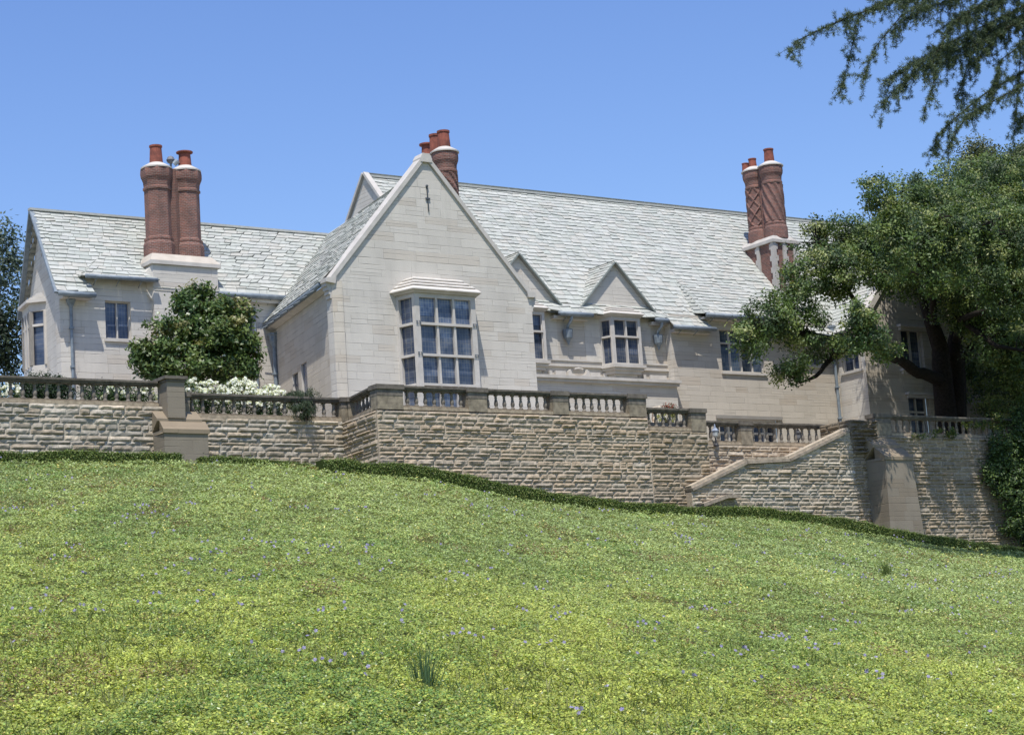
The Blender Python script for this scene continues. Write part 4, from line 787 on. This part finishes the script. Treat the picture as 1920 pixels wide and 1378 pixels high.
def shrub(name, label, blobs, dens, per, sig, leaf, cols, mat='leaf', group=None, wr=.5, up=0.0, stems=True):
    r = empty(name, label, 'shrub', group); Ps, Ns = [], []
    for c, rr in blobs:
        _, idx, P, N = clumps(c, rr, max(6, int(dens*rr[0]*rr[2])), per, sig, .3); Ps.append(P); Ns.append(N)
        if up: Ns[-1] = N*np.array([1, 1, .2])
    P, N = np.concatenate(Ps), np.concatenate(Ns); T = None
    if up: T = rng.normal(size=P.shape)*.35+np.array([0, 0, 1.0])
    quads('foliage', leaf_quads(P, N, leaf*rng.uniform(.7, 1.3, len(P)), leaf*wr, T), M[mat], pick(cols, len(P)), r)
    if stems:
        b = MB()
        for c, rr in blobs:
            for k in range(4): b.tube([(c[0]+random.uniform(-.15, .15), c[1], c[2]-rr[2]*1.0), (c[0]+random.uniform(-.6, .6)*rr[0], c[1]+random.uniform(-.3, .3)*rr[1], c[2]+rr[2]*.4)], [.03, .012], 5)
        b.build('stem', M['bark'], r)
    return r
DK = [(.022, .045, .018), (.03, .055, .02), (.045, .075, .025), (.018, .036, .016)]
shrub('clipped_shrub', 'dark clipped shrub under the shaded end bay behind the left balustrade', [blob(85, 735, 52, 36, 66, .6), blob(60, 738, 35, 32, 66, .6), blob(112, 735, 30, 34, 66, .6)], 260, 30, .08, .09, DK, group='dark shrubs behind the balustrade')
shrub('clipped_shrub', 'low dark shrub behind the left balustrade, right of the downpipe', [blob(185, 742, 36, 28, 66, .6), blob(225, 745, 28, 25, 66, .6)], 260, 30, .08, .09, DK, group='dark shrubs behind the balustrade')
shrub('rosemary', 'dark spiky shrub spilling through and over the balustrade left of the gable corner', [blob(565, 752, 36, 20, 64.4, .8), blob(570, 770, 25, 18, 63.75, .5), blob(548, 742, 22, 12, 65, .7)], 240, 34, .07, .13, [(.03, .05, .022), (.05, .075, .035), (.07, .09, .045)], 'leaf', None, .16, 1.0)
shrub('red_flower', 'small shrub with orange red flowers above the lower balustrade', [blob(1256, 768, 16, 14, 62.6, .8)], 200, 20, .06, .08, [(.30, .07, .03), (.22, .05, .03), (.05, .08, .03)], 'leaf')
shrub('yellow_shrub', 'pale yellow green shrub seen through the lower balustrade', [blob(1252, 785, 26, 13, 62.4, .8)], 200, 22, .07, .08, [(.35, .33, .08), (.22, .25, .06), (.08, .11, .03)], 'leaf')
shrub('climbing_plant', 'yellow green climber along the right balustrade below the tree', [blob(1830, 795, 35, 10, 60.7, .6), blob(1770, 812, 35, 8, 60.4, .6), blob(1870, 790, 30, 20, 60.7, .6), blob(1720, 818, 20, 5, 60.4, .6)], 130, 20, .08, .11, [(.10, .15, .03), (.2, .22, .05), (.05, .09, .025)], 'leaf', stems=False)
shrub('wall_creeper', 'big dark creeper mass hanging down the right end of the wall', [blob(1890, 850, 42, 50, 60.0, .5), blob(1905, 920, 48, 55, 59.9, .5), blob(1870, 885, 30, 35, 60.1, .5), blob(1925, 800, 45, 50, 60.2, .6), blob(1960, 900, 60, 110, 59.8, .6), blob(1915, 985, 40, 40, 59.9, .5)], 60, 44, .16, .14, [(.045, .085, .026), (.07, .12, .032), (.13, .19, .045), (.03, .055, .02)], 'leaf')
# trees beyond the house
def far_tree(name, label, base, top, blobs, leaf, cols, dens=7, per=40, sig=.5, group='trees beyond the house', shell=.3):
    limbs = [([np.array(base), np.array(base)*.5+np.array(top)*.5, np.array(top)], [.5, .3, .08])]
    return foliage_tree(name, label, 'tree', limbs, blobs, dens, per, sig, leaf, cols, 'leaf', group, None, shell, .3)
c = at(10, 480, 92)
far_tree('conifer_tree', 'tall grey green conifer at the far left edge beyond the end wall', (c[0]-6, 92, 9), at(-60, 410, 92), [blob(0,445,22,35,92), blob(12,490,30,28,92), blob(0,540,34,30,92), blob(28,500,14,8,92), blob(-40,500,40,80,92), blob(20,560,16,10,92)], .24, [(.09, .125, .09), (.115, .15, .105), (.065, .095, .075)], 16, 60, .42, shell=.1)
c = at(10, 640, 88)
far_tree('bushy_tree', 'dark bushy tree at the far left edge below the conifer', (c[0]-6, 88, 9), at(-50, 600, 88), [blob(5,610,30,40,88), blob(10,660,32,40,88), blob(-40,640,50,70,88), blob(22,600,16,22,88), blob(15,705,30,20,88)], .22, [(.028, .045, .022), (.04, .06, .03), (.02, .035, .018)], 24, 60, .4, shell=.1)
far_tree('tall_tree', 'olive green feathery tree top rising behind the spreading tree', at(1830, 600, 84), at(1832, 300, 84), [blob(1832,292,38,30,84), blob(1815,320,35,25,84), blob(1855,315,30,28,84)], .2, [(.085, .10, .04), (.11, .12, .05), (.06, .075, .03)], 30, 60, .32, shell=.1)
far_tree('tall_tree', 'darker green tree top at the right edge behind the spreading tree', at(1915, 600, 82), at(1912, 310, 82), [blob(1900,305,35,28,82), blob(1940,300,45,38,82), blob(1880,330,35,22,82)], .2, [(.07, .095, .03), (.09, .11, .035), (.05, .07, .025)], 30, 60, .32, shell=.1)

# the cedar whose boughs hang into the top right corner
CY_ = 50.0; KS = 1.25
cedar = empty('cedar_tree', 'deodar cedar whose drooping needle boughs hang into the top right corner', 'tree')
rosP, rosD = [], []; cb = MB()
def strand(pts, r0=.02, r1=.006, dens=1.0, sub=0, spread=.3):
    pts = [np.asarray(p, float) for p in pts]; cb.tube(pts, list(np.linspace(r0, r1, len(pts))), 5)
    for a, c in zip(pts[:-1], pts[1:]):
        L = np.linalg.norm(c-a); n = max(1, int(L/(.06*KS)*dens)); t = rng.uniform(0, 1, n)
        for q in t:
            rosP.append(a+(c-a)*q+rng.normal(size=3)*.015); rosD.append(nrm(rng.normal(size=3)+nrm(c-a)*.3))
        if sub:
            for k in range(max(1, int(L/KS*sub*1.4))):
                q = a+(c-a)*random.random(); l = random.uniform(.12, .5)*spread/.27*KS; dr = nrm(nrm(c-a)*.7+rng.normal(size=3)*.8+np.array([0, 0, -.35])); strand([q, q+dr*l*.5, q+dr*l+np.array([0, 0, -.12*l])], .007, .004, 1.1)
def bough(pix, Y, r0, drop=(), subs=6, hang=3.0, hl=(.4, 1.1)):
    p = [at(x, y, Y+random.uniform(-.25, .25)) for x, y in pix]; strand(p, r0, .008, .5, subs)
    for a, c in zip(p[:-1], p[1:]):
        for k in range(int(np.linalg.norm(c-a)/KS*hang)):
            q = a+(c-a)*random.random(); l = random.uniform(*hl)*KS; dx = -RT*random.uniform(-.05, .45)*l+np.array([0, random.uniform(-.25, .25)*l, 0])
            strand([q, q+dx*.5+np.array([0, 0, -.4*l]), q+dx*.8+np.array([0, 0, -1.0*l])], .008, .004, 1.0, 3, .2)
bough([(2000,-80),(1800,-25),(1680,2),(1590,33),(1530,60),(1492,78),(1477,108)], CY_, .05, hang=.9, hl=(.25, .7), subs=9)
bough([(1900,-60),(1760,-10),(1690,30),(1640,90),(1616,157)], CY_-.3, .03, hang=1.6, hl=(.3, .8))
bough([(1800,-40),(1640,10),(1607,40),(1592,115),(1572,182)], CY_+.2, .025, hang=.5, hl=(.3, .6), subs=9)
bough([(2010,0),(1888,51),(1817,83),(1731,127),(1690,158),(1655,193)], CY_+.1, .04, hang=2.2, hl=(.4, 1.0), subs=9)
bough([(2000,-40),(1860,-5),(1790,40),(1750,110),(1752,150),(1733,208)], CY_-.5, .03, hang=2.6, hl=(.3, .9))
bough([(2020,80),(1920,135),(1847,176),(1793,220),(1755,258),(1751,294)], CY_, .04, hang=1.2, hl=(.3, .8), subs=10)
bough([(2020,110),(1900,170),(1817,215),(1790,250),(1767,298)], CY_-.4, .03, hang=.8, hl=(.3, .6), subs=9)
bough([(1990,30),(1915,80),(1908,186),(1900,270)], CY_+.3, .025, hang=1.4, hl=(.3, .8))
bough([(2000,-20),(1900,20),(1850,90),(1810,140),(1793,180)], CY_+.4, .03, hang=3.2, hl=(.4, 1.0))
bough([(2000,-70),(1880,-30),(1720,20),(1670,60)], CY_+.5, .03, hang=2.6, hl=(.4, 1.0))
bough([(2030,50),(1940,70),(1880,110),(1860,170)], CY_-.2, .03, hang=3.0, hl=(.4, 1.0))
bough([(2060,120),(1960,190),(1890,240)], CY_+.2, .03, hang=2.0, hl=(.3, .8))
for q in range(7):
    x0, y0 = random.uniform(1880, 2010), random.uniform(-70, 40); l = random.uniform(150, 260); sl = random.uniform(.3, .55)
    bough([(x0+60, y0-30), (x0, y0), (x0-l*.4, y0+l*.4*sl), (x0-l*.75, y0+l*.8*sl), (x0-l, y0+l*1.15*sl)], CY_+random.uniform(-.9, .9), .03, hang=2.2, hl=(.35, .9))
tx = at(2230, 300, CY_+1.5); cb.tube([(tx[0], tx[1], ground_z(tx[0], tx[1])-.3), (tx[0], tx[1], 12), (tx[0]+.2, tx[1], 27)], [.6, .5, .2], 14)
for z, (px, py) in ((17.0, (2000, -80)), (16.2, (2010, 0)), (15.2, (2020, 80)), (14.7, (2060, 120)), (15.7, (2030, 50))): cb.tube([(tx[0], tx[1], z+.3), at(px, py, CY_)], [.12, .05], 7)
cb.build('trunk', M['bark'], cedar, True)
RP, RD = np.array(rosP), np.array(rosD); k = 15; idx = np.repeat(np.arange(len(RP)), k)
dv = RD[idx]*.4+rng.normal(size=(len(idx), 3)); dv /= np.linalg.norm(dv, axis=1)[:, None]; ln = rng.uniform(.07, .15, len(idx))*KS
P = RP[idx]+dv*ln[:, None]*.5; N = np.cross(dv, rng.normal(size=dv.shape))
quads('needles', leaf_quads(P, N, ln, .0145, dv), M['needle'], pick([(.085, .115, .06), (.11, .15, .075), (.16, .19, .10), (.06, .095, .07)], len(P)), cedar)

# clipped box hedges along the foot of the walls
def hedge(label, pix, Y, hgt, wid):
    pts = np.array([at(x, y, q) for (x, y), q in zip(pix, Y)]); pts[:, 2] = ground_z(pts[:, 0], pts[:, 1]); s = np.concatenate([[0], np.cumsum(np.linalg.norm(np.diff(pts, axis=0), axis=1))])
    f = lambda u: np.stack([np.interp(u, s, pts[:, i]) for i in range(3)], -1); us = np.arange(0, s[-1], .2); r = empty('boxwood_hedge', label, 'hedge', 'low clipped hedges along the wall foot')
    hf = lambda u: np.interp(u, np.linspace(0, s[-1], len(hgt)), hgt)*(.80+.30*noise3(u*1.1, 0, 0, 6)+.12*noise3(u*4, 0, 0, 7))
    b = MB(); c = f(us); d = np.gradient(c, axis=0); d[:, 2] = 0; d /= np.linalg.norm(d, axis=1)[:, None]; n = np.stack([-d[:, 1], d[:, 0], 0*d[:, 0]], -1); hh = hf(us)
    for i in range(len(us)-1):
        q = []
        for j in (i, i+1): q += [c[j]-n[j]*wid*.44+[0, 0, -.2], c[j]-n[j]*wid*.42+[0, 0, hh[j]*.93], c[j]+n[j]*wid*.42+[0, 0, hh[j]*.93], c[j]+n[j]*wid*.44+[0, 0, -.2]]
        b.add(q, [(0,4,5,1), (1,5,6,2), (2,6,7,3)]+([(0,1,2,3)] if i == 0 else [])+([(4,7,6,5)] if i == len(us)-2 else []), (.9, 1.0, .8))
    b.build('core', M['leafcore'], r)
    m = int(s[-1]*(wid+2*.5)*520); u = rng.uniform(0, s[-1], m); C0 = f(u); j = np.clip((u/.2).astype(int), 0, len(us)-1); h = hf(u); face = rng.choice(3, m, p=[.45, .4, .15]); e = rng.uniform(-.5, .5, m); v = rng.uniform(0, 1, m)**.8
    off = np.where(face == 0, e*wid, np.where(face == 1, -wid*.5, wid*.5)); zz = np.where(face == 0, h, v*h); rnd = 1-.12*np.clip((zz/h-.8)/.2, 0, 1)*(face > 0)
    P = C0+n[j]*(off*rnd)[:, None]; P[:, 2] += zz*np.where(face == 0, 1-.14*(np.abs(e)*2)**4, 1)
    P += rng.normal(size=P.shape)*.03*(1+3.2*(rng.uniform(0, 1, (m, 1)) > .93)); P[:, 2] += .05*(noise3(u*3, 0, 0, 17)-.5); N = np.where((face == 0)[:, None], np.array([0, 0, 1.0]), n[j]*np.where(face == 1, -1, 1)[:, None])+rng.normal(size=P.shape)*.6+np.array([0, 0, .25])
    quads('foliage', leaf_quads(P, N, .055*rng.uniform(.7, 1.3, m), .036), M['leaf'], pick([(.085, .13, .03), (.14, .205, .045), (.2, .265, .065), (.27, .29, .08), (.13, .14, .04)], m, [.3, .3, .2, .1, .1]), r)
M['leafcore'] = mat_noisy('hedge_core', (.03, .04, .012), (.06, .08, .025), 20, .95, .1, .8)
hedge('thin low hedge at the foot of the far left wall', [(-60, 868), (150, 870), (338, 866)], [62.9, 62.9, 62.9], [.34, .38, .28], .55)
hedge('short low hedge between the left buttress and the wall corner', [(372, 872), (470, 874), (588, 874)], [62.9, 62.9, 62.9], [.2, .22, .36], .6)
hedge('long low hedge running downhill below the brown projecting wall to the right', [(600, 884), (740, 893), (820, 903), (910, 925), (1000, 940), (1240, 965), (1400, 972), (1500, 980), (1560, 985), (1640, 1003), (1760, 1022), (1920, 1037), (2050, 1050)], [60.2]*8+[59.6, 58.8, 58.9, 59.2, 59.2], [.40, .45, .46, .42, .36, .40, .44, .44, .42, .35, .24, .2, .2], .62)

# ground cover on the slope: leaves by the hundred thousand, one mass
def cover():
    n = 980000; az = rng.uniform(18.2, 51.8, n); rh = np.interp(az, _K[:, 0], _K[:, 2]); q = rng.uniform(0, 1, n); r = 15.0*(rh/15.0)**q
    x, y = r*np.sin(np.radians(az)), r*np.cos(np.radians(az)); z = ground_z(x, y)
    sz = .038+.0009*(r-18).clip(0)                                         # farther plants are drawn with fewer, bigger leaves
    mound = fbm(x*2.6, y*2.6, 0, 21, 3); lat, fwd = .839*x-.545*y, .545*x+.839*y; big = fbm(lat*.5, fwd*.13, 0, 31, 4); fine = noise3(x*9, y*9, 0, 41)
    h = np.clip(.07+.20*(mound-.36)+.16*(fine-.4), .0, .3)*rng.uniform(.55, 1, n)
    P = np.stack([x, y, z+h], -1); N = rng.normal(size=(n, 3))*.36+np.array([-.05, -.22, 1.0])
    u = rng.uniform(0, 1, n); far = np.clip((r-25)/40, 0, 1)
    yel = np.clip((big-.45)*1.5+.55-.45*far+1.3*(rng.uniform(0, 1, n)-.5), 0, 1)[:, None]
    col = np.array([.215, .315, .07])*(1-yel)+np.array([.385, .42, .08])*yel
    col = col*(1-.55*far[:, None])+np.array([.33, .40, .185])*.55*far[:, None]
    br = (fbm(lat*.9+9, fwd*.3, 0, 51, 3) > .68) & (u < .3); col[br] = np.array([.22, .15, .06])*rng.uniform(.7, 1.2, (br.sum(), 1))
    dk = (fbm(lat*.8+50, fwd*.25, 0, 61, 3) > .67) & (u < .35); col[dk] = np.array([.15, .25, .06])
    yl = u > .975; col[yl] = np.array([.60, .52, .14]); pl = (u > .95) & (u < .965); col[pl] = np.array([.50, .54, .32])
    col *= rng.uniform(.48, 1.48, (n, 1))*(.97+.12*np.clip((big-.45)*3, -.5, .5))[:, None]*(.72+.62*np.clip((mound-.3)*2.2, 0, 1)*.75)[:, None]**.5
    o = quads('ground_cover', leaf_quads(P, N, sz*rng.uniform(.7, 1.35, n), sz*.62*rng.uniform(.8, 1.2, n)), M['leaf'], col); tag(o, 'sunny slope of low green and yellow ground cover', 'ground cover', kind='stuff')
    # upright blades in the tufts
    m = 26000; az = rng.uniform(18.2, 51.8, m); rh = np.interp(az, _K[:, 0], _K[:, 2]); r = 16*(rh/16)**rng.uniform(0, 1, m); x, y = r*np.sin(np.radians(az)), r*np.cos(np.radians(az)); keep = (fbm(x*.5+7, y*.25, 0, 71, 3) > .57); x, y, r = x[keep], y[keep], r[keep]; m = len(x)
    T = rng.normal(size=(m, 3))*.35+np.array([0, 0, 1.0]); L = rng.uniform(.12, .32, m); P = np.stack([x, y, ground_z(x, y)+.08+L*.3], -1)
    o = quads('grass', leaf_quads(P, rng.normal(size=(m, 3)), L, .007+.00022*r, T), M['leaf'], pick([(.13, .17, .04), (.10, .15, .035), (.19, .19, .06)], m)); tag(o, 'thin grass blades standing among the ground cover', 'grass', kind='stuff')
    # periwinkle flowers
    m = 620; az = rng.uniform(18.5, 51.5, m); rh = np.interp(az, _K[:, 0], _K[:, 2]); r = 20*((rh-.6)/20)**rng.uniform(0, 1, m)**.45; x, y = r*np.sin(np.radians(az)), r*np.cos(np.radians(az)); k = fbm(x*.35, y*.35, 0, 81, 3); keep = k > rng.uniform(.3, .62, m); x, y, r = x[keep], y[keep], r[keep]; m = len(x)
    rep = rng.poisson(1.2, m)+1; j = np.repeat(np.arange(m), rep); x, y, r = x[j]+rng.normal(size=len(j))*.13, y[j]+rng.normal(size=len(j))*.13, r[j]; z = ground_z(x, y)+.15+rng.uniform(0, .1, len(j)); five = np.repeat(np.arange(len(j)), 5); a = np.tile(np.arange(5)*2*math.pi/5, len(j))
    nn = rng.normal(size=(len(j), 3))*.5+np.array([-.35, -.75, .6]); nn /= np.linalg.norm(nn, axis=1)[:, None]; tt = nrm_rows(np.cross(nn, [0, 0, 1.0])); bb = np.cross(nn, tt); R = (.024+.00012*r)[five][:, None]
    dirs = tt[five]*np.cos(a)[:, None]+bb[five]*np.sin(a)[:, None]; P = np.stack([x, y, z], -1)[five]+dirs*R*.6
    o = quads('periwinkle_flowers', leaf_quads(P, nn[five], R[:, 0]*1.15, R[:, 0]*.9, dirs), M['petal'], pick([(.25, .22, .40), (.31, .28, .44), (.37, .34, .48)], len(P))); tag(o, 'scattered violet periwinkle flowers over the slope', 'flowers', kind='stuff')
    m = 170; az = rng.uniform(43, 51, m); r = rng.uniform(42, 72, m); x, y = r*np.sin(np.radians(az)), r*np.cos(np.radians(az)); cc = np.stack([x, y, ground_z(x, y)+.2], -1)
    o = petals('daisy_flowers', cc, .03, 5, 'petal', WH); tag(o, 'tiny white flowers on the right of the slope', 'flowers', kind='stuff')
def nrm_rows(v): return v/np.linalg.norm(v, axis=1)[:, None]
cover()
# the one tall grass tuft near the bottom
def on_ground(px, py):
    d = ray(px, py); d = d/np.linalg.norm(d); t = np.linspace(10, 95, 4000); q = d[None]*t[:, None]; k = np.argmax(q[:, 2] < ground_z(q[:, 0], q[:, 1])); return q[k]
def tuft(label, px, py, hpx, n, cols):
    g = on_ground(px, py); s = FPX/float(g@FW); H_ = hpx/s; b = MB(); rs = []
    for k in range(n):
        a = random.uniform(0, 6.28); l = H_*random.uniform(.6, 1.05); q_ = random.gauss(0, .055); o = g+RT*q_+np.array([0, random.gauss(0, .04), .03]); ou = (RT*q_*2.0+np.array([math.cos(a), math.sin(a), 0])*random.uniform(.02, .10)*l)*np.array([1, 1, 0]); w0 = .006; side = np.array([-math.sin(a), math.cos(a), 0])*w0
        m = o+ou*.4+np.array([0, 0, l*.6]); e = o+ou+np.array([0, 0, l]); b.add([o-side, o+side, m+side*.8, m-side*.8, e], [(0,1,2,3), (3,2,4)], tuple(np.array(random.choice(cols))*random.uniform(.8, 1.2)))
    return tag(b.build('grass_tuft', M['leaf']), label, 'grass tuft')
tuft('upright dark green grass tuft standing alone near the bottom of the slope', 797, 1300, 92, 80, [(.09, .16, .07), (.12, .20, .09), (.06, .12, .05)])
tuft('soft wild grass tuft on the right of the slope below the buttress', 1662, 1085, 40, 90, [(.10, .14, .03), (.07, .11, .025)])
